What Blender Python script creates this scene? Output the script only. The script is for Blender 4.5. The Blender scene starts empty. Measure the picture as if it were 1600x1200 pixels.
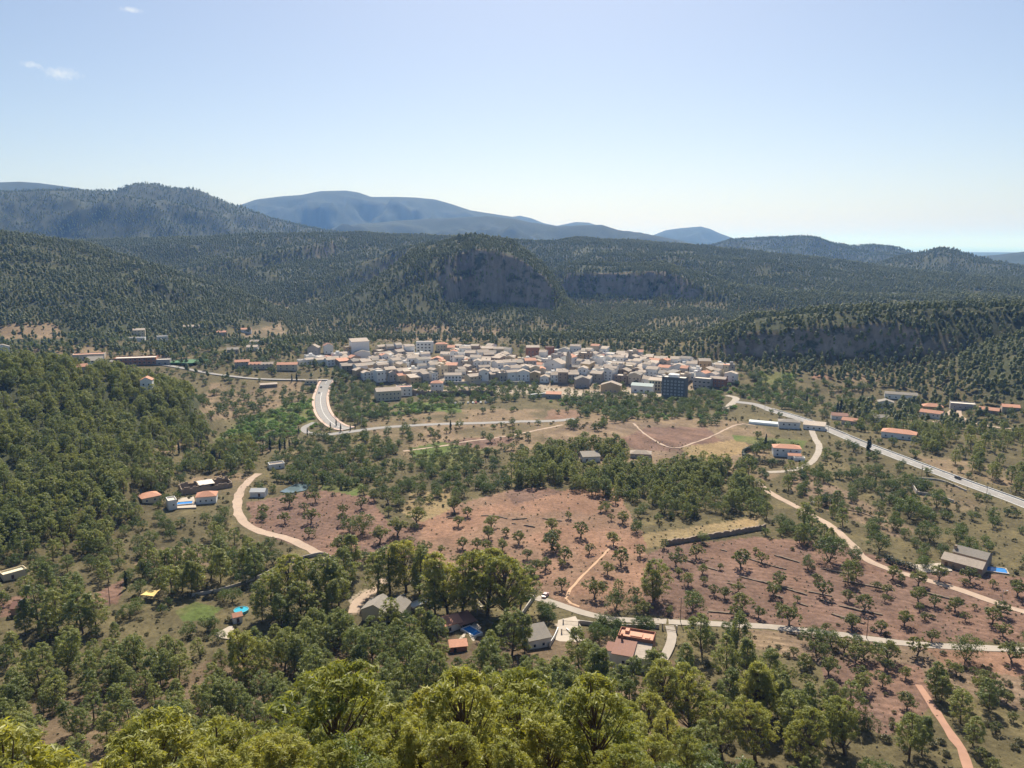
import bpy, math, random
import numpy as np
from mathutils import Vector, Matrix
R = math.radians
rng = np.random.default_rng(7)
random.seed(7)

# ------------------------------------------------------------------ camera, sky, sun, exposure
F, CX, CY, CAMZ = 1200.0, 800.0, 600.0, 140.0          # focal length in photo pixels, image centre, eye height
PITCH = math.atan2(600 - 381, F)
scene = bpy.context.scene
col = scene.collection
cam_data = bpy.data.cameras.new('camera')
cam_data.sensor_fit = 'HORIZONTAL'; cam_data.sensor_width = 36.0; cam_data.lens = 36.0 * F / 1600.0
cam_data.clip_start = 0.5; cam_data.clip_end = 400000.0
cam = bpy.data.objects.new('camera', cam_data); col.objects.link(cam)
cam.location = (0, 0, CAMZ); cam.rotation_euler = (math.pi / 2 - PITCH, 0, 0)
scene.camera = cam

SUN_EL, SUN_AZ = 50.0, 3.0                              # azimuth measured clockwise from +Y (straight ahead)
world = bpy.data.worlds.new('World'); scene.world = world; world.use_nodes = True
wn, wl = world.node_tree.nodes, world.node_tree.links
wn.clear()
w_out = wn.new('ShaderNodeOutputWorld'); w_bg = wn.new('ShaderNodeBackground')
sky = wn.new('ShaderNodeTexSky'); sky.sky_type = 'NISHITA'; sky.sun_disc = False
sky.sun_elevation = R(SUN_EL); sky.sun_rotation = R(SUN_AZ)
sky.altitude = 300; sky.air_density = 0.8; sky.dust_density = 1.7; sky.ozone_density = 1.5
w_bg.inputs['Strength'].default_value = 0.073
# three faint wisps of cirrus, fixed in the sky
tc = wn.new('ShaderNodeTexCoord')
def wisp(px, py, rx, ry, prev):
    d = np.array([(px - CX) / F, 1.0, -(py - CY) / F]); c, s = math.cos(PITCH), math.sin(PITCH)
    d = np.array([d[0], d[1] * c + d[2] * s, -d[1] * s + d[2] * c]); d /= np.linalg.norm(d)
    sub = wn.new('ShaderNodeVectorMath'); sub.operation = 'SUBTRACT'; sub.inputs[1].default_value = d
    mul = wn.new('ShaderNodeVectorMath'); mul.operation = 'MULTIPLY'; mul.inputs[1].default_value = (F / rx, F / rx, F / ry)
    noi = wn.new('ShaderNodeTexNoise'); noi.inputs['Scale'].default_value = 260; noi.inputs['Detail'].default_value = 5
    ln = wn.new('ShaderNodeVectorMath'); ln.operation = 'LENGTH'
    m1 = wn.new('ShaderNodeMath'); m1.operation = 'MULTIPLY_ADD'; m1.inputs[1].default_value = 1.6; m1.inputs[2].default_value = -0.55
    m2 = wn.new('ShaderNodeMath'); m2.operation = 'ADD'
    mr = wn.new('ShaderNodeMapRange'); mr.inputs[1].default_value = 1.15; mr.inputs[2].default_value = 0.2
    mr.inputs[3].default_value = 0; mr.inputs[4].default_value = 0.75; mr.clamp = True
    wl.new(tc.outputs['Generated'], sub.inputs[0]); wl.new(sub.outputs[0], mul.inputs[0]); wl.new(mul.outputs[0], ln.inputs[0])
    wl.new(tc.outputs['Generated'], noi.inputs['Vector']); wl.new(noi.outputs[0], m1.inputs[0])
    wl.new(ln.outputs['Value'], m2.inputs[0]); wl.new(m1.outputs[0], m2.inputs[1]); wl.new(m2.outputs[0], mr.inputs[0])
    mx = wn.new('ShaderNodeMix'); mx.data_type = 'RGBA'; mx.inputs['B'].default_value = (7.2, 7.6, 8.0, 1)
    wl.new(mr.outputs[0], mx.inputs['Factor']); wl.new(prev, mx.inputs['A'])
    return mx.outputs['Result']
so = sky.outputs[0]
for a in ((95, 115, 26, 9), (205, 15, 18, 4), (48, 101, 14, 5)): so = wisp(*a, so)
wl.new(so, w_bg.inputs['Color']); wl.new(w_bg.outputs[0], w_out.inputs['Surface'])

sun_data = bpy.data.lights.new('sun', 'SUN'); sun_data.energy = 5.0; sun_data.angle = R(0.53); sun_data.color = (1.0, 0.93, 0.82)
sun = bpy.data.objects.new('sun', sun_data); col.objects.link(sun)
sdir = Vector((math.sin(R(SUN_AZ)) * math.cos(R(SUN_EL)), math.cos(R(SUN_AZ)) * math.cos(R(SUN_EL)), math.sin(R(SUN_EL))))
sun.rotation_euler = sdir.to_track_quat('Z', 'Y').to_euler(); sun.location = sdir * 900

vs = scene.view_settings
vs.view_transform = 'Standard'; vs.look = 'None'; vs.exposure = 0.68; vs.gamma = 1.0; vs.use_curve_mapping = False
cy = scene.cycles
cy.use_denoising = True; cy.max_bounces = 5; cy.diffuse_bounces = 3; cy.transmission_bounces = 3
cy.transparent_max_bounces = 4; cy.volume_bounces = 2; cy.glossy_bounces = 2; cy.caustics_reflective = False; cy.caustics_refractive = False

# ------------------------------------------------------------------ small helpers
def ray(px, py):
    """azimuth and tangent of elevation of a photo pixel"""
    dx, dz = (np.asarray(px, float) - CX) / F, -(np.asarray(py, float) - CY) / F
    c, s = math.cos(PITCH), math.sin(PITCH)
    Y = c + dz * s; Z = -s + dz * c
    return np.arctan2(dx, Y), Z / np.hypot(dx, Y)
def project(x, y, z):
    """world point to photo pixel (used only to lay out colour zones of the ground and to word the labels)"""
    c, s = math.cos(PITCH), math.sin(PITCH)
    dz = np.asarray(z) - CAMZ
    depth = np.maximum(y * c - dz * s, 0.1); up = y * s + dz * c
    return CX + F * x / depth, CY - F * up / depth, depth

def _hash(ix, iy, seed):
    h = (ix.astype(np.int64) * 374761393 + iy.astype(np.int64) * 668265263 + seed * 1442695041) & 0xFFFFFFFF
    h = ((h ^ (h >> 13)) * 1274126177) & 0xFFFFFFFF
    h = h ^ (h >> 16)
    return (h & 0xFFFFFF) / float(0xFFFFFF)
def vnoise(x, y, seed=0):
    x = np.asarray(x, float); y = np.asarray(y, float)
    ix, iy = np.floor(x), np.floor(y); fx, fy = x - ix, y - iy
    fx = fx * fx * (3 - 2 * fx); fy = fy * fy * (3 - 2 * fy)
    a = _hash(ix, iy, seed); b = _hash(ix + 1, iy, seed); c = _hash(ix, iy + 1, seed); d = _hash(ix + 1, iy + 1, seed)
    return (a * (1 - fx) + b * fx) * (1 - fy) + (c * (1 - fx) + d * fx) * fy
def fbm(x, y, seed=0, octaves=4):
    t = 0; amp = 0.5; tot = 0
    for o in range(octaves):
        t = t + amp * vnoise(x * 2 ** o, y * 2 ** o, seed + o * 17); tot += amp; amp *= 0.55
    return t / tot
def sstep(t):
    t = np.clip(t, 0, 1); return t * t * (3 - 2 * t)

# ------------------------------------------------------------------ the lie of the land
# each ridge: points of its crest (pixel column, pixel row of the skyline, metres away, metres to its foot), tree height, width of its back, cliffs
RIDGES = [
 ('hill_c', [(430,540,1200,1080),(455,522,1260,1070),(500,495,1270,1060),(545,462,1310,1060),(600,420,1360,1055),(655,380,1410,1050),(740,362,1430,1040),(800,372,1420,1030),(850,408,1370,1020),(880,450,1330,1010),(905,500,1270,1000),(935,540,1180,990),(960,560,1130,990)], 8, 420,
   [(520,0),(550,.3),(682,.3),(700,1),(862,1),(885,.25),(920,0)], (.64,.74,.22,.82)),
 ('hill_r', [(1030,560,850,835),(1060,546,858,832),(1100,528,870,828),(1140,506,880,824),(1180,491,888,820),(1300,477,896,818),(1450,471,905,818),(1600,467,930,830),(1900,460,960,840)], 8, 420,
   [(1060,0),(1140,.7),(1180,1),(1400,1),(1460,.3),(1600,0)], (.36,.56,.28,.86)),
 ('slope_r', [(1350,605,790,770),(1385,596,800,760),(1450,572,810,720),(1520,547,830,690),(1600,517,850,670),(1800,440,880,640),(2200,300,900,600)], 8, 260, [(0,0)], (.5,.6,.5,.6)),
 ('spur_l', [(-700,470,650,260),(-300,510,640,300),(0,548,620,330),(60,552,620,345),(150,563,620,365),(230,580,610,405),(300,606,605,455),(350,642,600,490),(385,668,590,520)], 8, 150, [(0,0)], (.5,.6,.5,.6)),
 ('hill_l', [(-500,330,1600,900),(0,357,1500,880),(60,365,1500,900),(130,376,1480,930),(200,395,1450,960),(300,430,1400,1010),(380,455,1350,1060),(440,492,1280,1100),(475,525,1200,1110)], 8, 420,
   [(190,0),(210,.8),(270,.8),(300,0)], (.62,.67,.45,.75)),
 ('plateau', [(-500,360,2500,1700),(0,376,2400,1600),(130,373,2400,1600),(300,369,2350,1500),(400,363,2300,1480),(560,361,2300,1450),(640,365,2300,1450),(740,368,2300,1450),(860,375,2350,1500),(900,368,2400,1500),(1000,375,2400,1500),(1100,383,2400,1500),(1230,397,2350,1500),(1320,406,2300,1500),(1400,419,2200,1450),(1500,429,2150,1400),(1600,439,2100,1400),(2000,470,2000,1400)], 7, 700, [(0,0)], (.5,.6,.5,.6)),
 ('spur_a', [(360,500,1440,1335),(395,480,1500,1395),(440,462,1560,1455),(500,436,1640,1535),(560,408,1720,1615),(620,387,1800,1695),(680,372,1900,1795)], 7, 170, [(0,0)], (.5,.6,.5,.6)),
 ('spur_b', [(150,450,1700,1580),(200,432,1750,1630),(300,412,1800,1680),(380,397,1850,1730),(450,382,1950,1830),(520,370,2050,1930)], 7, 180, [(0,0)], (.5,.6,.5,.6)),
 ('spur_f', [(1140,440,1950,1830),(1180,426,2000,1880),(1280,416,2050,1930),(1380,429,2000,1880),(1480,439,1950,1830),(1600,447,1900,1780)], 7, 180, [(0,0)], (.5,.6,.5,.6)),
 ('cliff_m', [(840,450,1610,1510),(868,420,1640,1490),(890,409,1670,1490),(960,411,1690,1470),(1040,409,1690,1440),(1095,426,1670,1420),(1150,446,1610,1410),(1250,458,1540,1390),(1400,463,1490,1390),(1600,466,1440,1340),(1900,480,1390,1290)], 7, 500,
   [(868,0),(890,.9),(1070,.9),(1100,.4),(1200,.2),(1300,0)], (.42,.50,.26,.88)),
 ('mount_l', [(-500,330,4000,2800),(-150,300,3900,2700),(0,297,3900,2700),(120,294,3850,2700),(180,296,3800,2700),(200,288,3800,2700),(222,284,3800,2700),(245,286,3800,2700),(270,291,3780,2700),(310,294,3750,2700),(335,305,3700,2700),(360,317,3700,2700),(380,322,3700,2700),(420,338,3600,2700),(470,350,3500,2700),(530,362,3400,2700),(600,382,3300,2700)], 6, 1500, [(0,0)], (.5,.6,.5,.6)),
 ('mount_l2', [(-500,290,6000,4600),(-200,285,6000,4600),(0,283,6000,4600),(30,282,6000,4600),(60,284,6000,4600),(120,292,6000,4600),(180,303,6000,4600),(260,335,6000,4600)], 4, 1500, [(0,0)], (.5,.6,.5,.6)),
 ('blue', [(260,352,7500,5800),(330,333,7500,5800),(380,318,7500,5800),(400,311,7500,5800),(440,306,7500,5800),(470,304,7500,5800),(500,298,7500,5800),(540,297,7500,5800),(560,300,7500,5800),(580,307,7500,5800),(620,307,7500,5800),(650,308,7500,5800),(680,311,7500,5800),(705,318,7500,5800),(735,328,7500,5800),(760,332,7500,5800),(800,338,7500,5800),(840,350,7500,5800),(910,380,7500,5800)], 3, 2000, [(0,0)], (.5,.6,.5,.6)),
 ('blue2', [(440,372,5200,4000),(500,360,5200,4000),(560,349,5300,4000),(640,342,5400,4000),(700,339,5400,4000),(760,336,5400,4000),(800,340,5400,4000),(830,346,5400,4000),(870,352,5300,4000),(905,351,5200,4000),(940,350,5200,4000),(965,358,5200,4000),(1000,362,5100,4000),(1020,366,5000,4000),(1060,374,5000,4000),(1120,388,5000,4000)], 4, 1200, [(0,0)], (.5,.6,.5,.6)),
 ('blue3', [(770,350,9500,7800),(795,339,9500,7800),(812,336,9500,7800),(830,340,9500,7800),(850,348,9500,7800),(870,352,9500,7800),(900,346,9500,7800),(920,347,9500,7800),(938,353,9500,7800),(970,370,9500,7800)], 3, 1500, [(0,0)], (.5,.6,.5,.6)),
 ('blue4', [(990,382,9500,8000),(1020,367,9500,8000),(1040,359,9500,8000),(1060,356,9500,8000),(1095,353,9500,8000),(1110,357,9500,8000),(1125,364,9500,8000),(1150,373,9500,8000),(1190,388,9500,8000)], 3, 1500, [(0,0)], (.5,.6,.5,.6)),
 ('ridge_r', [(1060,396,4300,3300),(1100,385,4300,3300),(1140,374,4300,3300),(1180,371,4300,3300),(1240,368,4300,3300),(1270,371,4250,3300),(1300,378,4200,3300),(1330,382,4200,3300),(1360,381,4200,3300),(1390,383,4200,3300),(1420,391,4100,3300),(1470,404,4000,3300)], 6, 1000, [(0,0)], (.5,.6,.5,.6)),
 ('knoll_r', [(1360,412,3000,2300),(1400,400,3050,2300),(1440,393,3100,2300),(1460,388,3100,2300),(1475,386,3100,2300),(1500,392,3100,2300),(1540,403,3050,2300),(1600,415,3000,2300),(1700,434,2900,2300)], 7, 700, [(0,0)], (.5,.6,.5,.6)),
 ('ridge_r2', [(1440,410,5600,4400),(1500,401,5600,4400),(1560,397,5600,4400),(1600,392,5600,4400),(1750,386,5600,4400),(2000,400,5600,4400)], 4, 1200, [(0,0)], (.5,.6,.5,.6)),
]
def base_z(r):
    return np.interp(r, [0, 600, 735, 768, 900, 960, 1030, 1200, 2600, 5000, 9000, 11000], [0, 0, 0, 6, 22, 20, 10, 11, 32, -90, -245, -262])
_ridge = []
for name, pts, th, back, cliff, cp in RIDGES:
    p = np.array(pts, float)
    az, te = ray(p[:, 0], p[:, 1])
    zc = CAMZ + p[:, 2] * te - th
    _ridge.append((name, az, zc, p[:, 2], p[:, 3], back, ray(np.array([c[0] for c in cliff], float), 400.0)[0], np.array([c[1] for c in cliff], float), cp))
PXAZ = lambda px, py=600: float(ray(px, py)[0])

def near_hill(az, r):
    """the slope the photograph was taken from"""
    px = CX + F * np.tan(az) * 1.18
    a = np.interp(r, [0, 4, 20, 70, 110, 160, 200, 270, 330], [138.3, 136, 122.5, 84, 55.5, 25, 11, 2, -3])
    b = np.interp(r, [0, 4, 20, 70, 110, 160, 190, 210, 260], [138.3, 136, 122.5, 85, 55, 17.5, 2, -1, -4])
    w = sstep((px - 1050) / 250)
    return a * (1 - w) + b * w
def height(az, r):
    x, y = r * np.sin(az), r * np.cos(az)
    b = base_z(r)
    z = b + (vnoise(x / 90, y / 90, 3) - .5) * 3.2 * sstep((r - 250) / 150)
    # terraces of the orchard: low steps
    hb = sstep((r - 190) / 60)
    z = z + np.interp(r, [180, 330, 520, 700], [0, 3.5, 8, 0]) * np.clip(1 - ((az - PXAZ(950)) / R(16)) ** 2, 0, 1) * hb
    # river bed in front of the village
    g = np.exp(-((r - 712 - 10 * np.sin(az * 22)) / 16) ** 2) * sstep((az - PXAZ(380)) / R(4)) * sstep((PXAZ(1160) - az) / R(3))
    z = z - 7 * g
    z = np.maximum(z, near_hill(az, r))
    n1 = (1 - np.abs(2 * fbm(x / 520, y / 520, 11, 2) - 1) * 2.6) * .42 + (fbm(x / 210, y / 210, 13, 3) - .5) * .7 - .12      # spurs and side valleys
    n2 = fbm(x / 75, y / 75, 31, 3) - .5
    warp = (fbm(x / 210, y / 210, 57, 3) - .5)
    for name, raz, zc, dc, df, back, caz, cw, cp in _ridge:
        if name in ('mount_l', 'mount_l2', 'blue', 'blue2', 'blue3', 'blue4', 'ridge_r', 'ridge_r2'):
            m_ = (1 - np.abs(2 * fbm(x / 1300, y / 1300, 77, 3) - 1) * 2.6) * .5 + (fbm(x / 600, y / 600, 79, 3) - .5) * .6 - .15
        else: m_ = n1
        Zc = np.interp(az, raz, zc, left=np.nan, right=np.nan)
        e0 = np.isnan(Zc)
        Zc = np.interp(az, raz, zc); D = np.interp(az, raz, dc); Fo = np.interp(az, raz, df)
        far = np.where(az < raz[0], raz[0] - az, np.maximum(az - raz[-1], 0))
        Zc = Zc - far * 2500 * (D / 2000)
        rr = r + warp * 0.35 * (D - Fo) * sstep((D - r) / (D - Fo) * 3)
        t = np.clip((rr - Fo) / (D - Fo), 0, 1)
        soft = .55 * t + .45 * sstep(t)
        w = np.interp(az, caz, cw) if len(cw) > 1 else 0 * az
        c0, c1, s0, s1 = cp
        if len(cw) > 1:      # buttresses and gullies of the rock face
            fl = (vnoise(az * D / 70, r / 300, 4) - .5) * .16 + (vnoise(az * D / 30, r / 120, 5) - .5) * .09 + (vnoise(az * D / 10, r / 60, 6) - .5) * .05
            t_c = np.clip(t + fl * w, 0, 1)
        else: t_c = t
        cp_t = np.interp(t_c, [0, c0, (c0 + c1) / 2 - .012, (c0 + c1) / 2 + .012, c1, 1], [0, s0, s0 + (s1 - s0) * .52, s0 + (s1 - s0) * .56, s1, 1])
        s = soft * (1 - w) + cp_t * w
        bk = 1 - sstep((r - D) / back)
        s = np.where(r > D, bk, s)
        rel = Zc - base_z(D)
        zz = b + rel * s
        amp = np.clip(np.abs(rel), 0, 260)
        zz = zz + np.where(r > D, sstep((r - D) / back * 1.3), sstep((D - r) / (D - Fo) * 2.2)) * s * amp * (m_ * .62 + n2 * .10) * (1 - .55 * w)
        k = 5.0
        h_ = np.clip(.5 + .5 * (zz - z) / k, 0, 1)
        z = z * (1 - h_) + zz * h_ + k * h_ * (1 - h_)
    return z

# polar grid: fine where the photograph looks
azs = np.concatenate([np.linspace(R(-75), R(-37), 40)[:-1], np.linspace(R(-37), R(37), 600), np.linspace(R(37), R(75), 40)[1:]])
rs = [2.0]
while rs[-1] < 16000:
    r_ = rs[-1]
    if r_ < 150: d_ = max(.6, r_ * .03)
    else: d_ = min(2.6 * r_ * r_ / 168000, r_ * (.0055 if 840 < r_ < 1850 else .0105))
    rs.append(r_ + d_)
rs = np.array(rs)
AZ, RR = np.meshgrid(azs, rs, indexing='ij')
ZZ = height(AZ, RR)
STEEP = np.gradient(ZZ, axis=1) / np.gradient(RR, axis=1)
CL = sstep((STEEP - .80) / .4) * (RR > 330) * (RR < 2300)      # bare rock where the face is too steep for soil
XX, YY = RR * np.sin(AZ), RR * np.cos(AZ)
NA, NR = AZ.shape

def gz(x, y):
    """height of the ground sheet under a point (bilinear in the sheet's own grid)"""
    x = np.asarray(x, float); y = np.asarray(y, float)
    az, r = np.arctan2(x, y), np.hypot(x, y)
    i = np.clip(np.searchsorted(azs, az) - 1, 0, NA - 2); j = np.clip(np.searchsorted(rs, r) - 1, 0, NR - 2)
    u = np.clip((az - azs[i]) / (azs[i + 1] - azs[i]), 0, 1); v = np.clip((r - rs[j]) / (rs[j + 1] - rs[j]), 0, 1)
    return (ZZ[i, j] * (1 - u) * (1 - v) + ZZ[i + 1, j] * u * (1 - v) + ZZ[i, j + 1] * (1 - u) * v + ZZ[i + 1, j + 1] * u * v)
TE = (ZZ - CAMZ) / RR
TEMAX = np.maximum.accumulate(TE, axis=1)
def hit(px, py, lift=0.0):
    """where the line of sight through a photo pixel meets the ground"""
    az, te = ray(px, py); az = float(az); te = float(te)
    i = int(np.clip(np.searchsorted(azs, az) - 1, 0, NA - 2)); u = (az - azs[i]) / (azs[i + 1] - azs[i])
    zc = ZZ[i] * (1 - u) + ZZ[i + 1] * u
    f = CAMZ + te * rs - zc
    k = np.argmax(f <= 0)
    if f[k] > 0: k = NR - 1
    k = max(k, 1)
    t = f[k - 1] / (f[k - 1] - f[k]) if f[k - 1] != f[k] else 0
    r = rs[k - 1] + t * (rs[k] - rs[k - 1])
    x, y = r * math.sin(az), r * math.cos(az)
    return x, y, float(gz(x, y))
def slope_at(x, y, e=4.0):
    return (gz(x + e, y) - gz(x - e, y)) / (2 * e), (gz(x, y + e) - gz(x, y - e)) / (2 * e)

# ------------------------------------------------------------------ materials
def new_mat(name):
    m = bpy.data.materials.new(name); m.use_nodes = True
    n, l = m.node_tree.nodes, m.node_tree.links; n.clear()
    out = n.new('ShaderNodeOutputMaterial'); return m, n, l, out
def mathn(n, l, op, a, b=None, c=None):
    k = n.new('ShaderNodeMath'); k.operation = op
    for i, v in enumerate((a, b, c)):
        if v is None: continue
        if isinstance(v, (int, float)): k.inputs[i].default_value = v
        else: l.new(v, k.inputs[i])
    return k.outputs[0]
def mixc(n, l, f, a, b, mode='MIX'):
    k = n.new('ShaderNodeMix'); k.data_type = 'RGBA'; k.blend_type = mode
    for s, v in (('Factor', f), ('A', a), ('B', b)):
        if isinstance(v, (int, float)): k.inputs[s].default_value = v
        elif isinstance(v, tuple): k.inputs[s].default_value = (*v[:3], 1)
        else: l.new(v, k.inputs[s])
    return k.outputs['Result']
def noisen(n, l, scale, detail=4, vec=None, rough=.55):
    k = n.new('ShaderNodeTexNoise'); k.inputs['Scale'].default_value = scale; k.inputs['Detail'].default_value = detail
    k.inputs['Roughness'].default_value = rough
    if vec is not None: l.new(vec, k.inputs['Vector'])
    return k.outputs[0]
def ramp(n, l, v, lo, hi, a=0.0, b=1.0):
    k = n.new('ShaderNodeMapRange'); k.inputs[1].default_value = lo; k.inputs[2].default_value = hi
    k.inputs[3].default_value = a; k.inputs[4].default_value = b; l.new(v, k.inputs[0]); return k.outputs[0]
MATS = {}
def plain(name, colr, rough=.85, var=.25, scale=1.5, bump=0.0, spec=.3, metal=0.0, per_obj=0.0):
    """painted or mineral surface: colour with uneven weathering"""
    if name in MATS: return MATS[name]
    m, n, l, out = new_mat(name)
    p = n.new('ShaderNodeBsdfPrincipled')
    g = n.new('ShaderNodeNewGeometry'); pos = g.outputs['Position']
    a = noisen(n, l, scale, 5, pos); b = noisen(n, l, scale * .13, 2, pos)
    f = mathn(n, l, 'MULTIPLY_ADD', a, var * 1.6, 1 - var * .8)
    f = mathn(n, l, 'MULTIPLY', f, mathn(n, l, 'MULTIPLY_ADD', b, var, 1 - var * .5))
    if per_obj:
        oi = n.new('ShaderNodeObjectInfo')
        f = mathn(n, l, 'MULTIPLY', f, mathn(n, l, 'MULTIPLY_ADD', oi.outputs['Random'], per_obj, 1 - per_obj * .5))
    v = n.new('ShaderNodeVectorMath'); v.operation = 'SCALE'; v.inputs[0].default_value = colr[:3]; l.new(f, v.inputs['Scale'])
    l.new(v.outputs[0], p.inputs['Base Color'])
    p.inputs['Roughness'].default_value = rough; p.inputs['Specular IOR Level'].default_value = spec; p.inputs['Metallic'].default_value = metal
    if bump:
        bn = n.new('ShaderNodeBump'); bn.inputs['Strength'].default_value = bump; bn.inputs['Distance'].default_value = .1
        l.new(a, bn.inputs['Height']); l.new(bn.outputs[0], p.inputs['Normal'])
    l.new(p.outputs[0], out.inputs[0]); MATS[name] = m
    return m
def foliage(name, c1, c2, trans=.35, tc_=None, spread=.5, spec=.5):
    """leaves: diffuse plus light shining through, varied by tree and by clump"""
    m, n, l, out = new_mat(name)
    oi = n.new('ShaderNodeObjectInfo'); g = n.new('ShaderNodeNewGeometry')
    ns = noisen(n, l, .22, 3, g.outputs['Position'])
    f = mathn(n, l, 'ADD', mathn(n, l, 'MULTIPLY', oi.outputs['Random'], spread), mathn(n, l, 'MULTIPLY', ramp(n, l, ns, .3, .7), 1 - spread))
    c = mixc(n, l, f, c1, c2)
    rp = mathn(n, l, 'MULTIPLY_ADD', g.outputs['Random Per Island'], .5, .75)
    v = n.new('ShaderNodeVectorMath'); v.operation = 'SCALE'; l.new(c, v.inputs[0]); l.new(rp, v.inputs['Scale'])
    d = n.new('ShaderNodeBsdfPrincipled'); d.inputs['Roughness'].default_value = .48; d.inputs['Specular IOR Level'].default_value = spec; l.new(v.outputs[0], d.inputs['Base Color'])
    t = n.new('ShaderNodeBsdfTranslucent')
    tm = mixc(n, l, 1.0, v.outputs[0], tc_ or (1.5, 1.5, .6), 'MULTIPLY'); l.new(tm, t.inputs[0])
    mx = n.new('ShaderNodeMixShader'); mx.inputs[0].default_value = trans
    l.new(d.outputs[0], mx.inputs[1]); l.new(t.outputs[0], mx.inputs[2]); l.new(mx.outputs[0], out.inputs[0])
    MATS[name] = m; return m

# ------------------------------------------------------------------ object helpers
def tag(o, label=None, category=None, group=None, kind=None):
    for k, v in (('label', label), ('category', category), ('group', group), ('kind', kind)):
        if v: o[k] = v
    return o
def mesh_np(name, verts, faces, mat=None, smooth=False):
    """mesh from arrays; faces all of one size"""
    verts = np.asarray(verts, np.float32); faces = np.asarray(faces, np.int32)
    me = bpy.data.meshes.new(name); nf, k = faces.shape
    me.vertices.add(len(verts)); me.vertices.foreach_set('co', verts.ravel())
    me.loops.add(nf * k); me.loops.foreach_set('vertex_index', faces.ravel())
    me.polygons.add(nf); me.polygons.foreach_set('loop_start', np.arange(nf, dtype=np.int32) * k)
    me.polygons.foreach_set('use_smooth', np.full(nf, smooth))
    me.update(calc_edges=True)
    if mat: me.materials.append(mat)
    return me
def mesh_py(name, verts, faces, mat=None, smooth=False):
    me = bpy.data.meshes.new(name); me.from_pydata([tuple(v) for v in verts], [], [tuple(f) for f in faces]); me.update()
    if smooth: me.polygons.foreach_set('use_smooth', [True] * len(me.polygons))
    if mat: me.materials.append(mat)
    return me
def link(name, me, parent=None, loc=None, rz=0.0, scale=None):
    o = bpy.data.objects.new(name, me); col.objects.link(o)
    if parent is not None: o.parent = parent
    if loc is not None: o.location = loc
    if rz: o.rotation_euler = (0, 0, rz)
    if scale is not None: o.scale = scale
    return o
def empty(name, loc, rz=0.0, scale=1.0):
    o = bpy.data.objects.new(name, None); col.objects.link(o); o.location = loc; o.rotation_euler = (0, 0, rz); o.empty_display_size = .5
    if scale != 1.0: o.scale = (scale,) * 3
    return o

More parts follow.
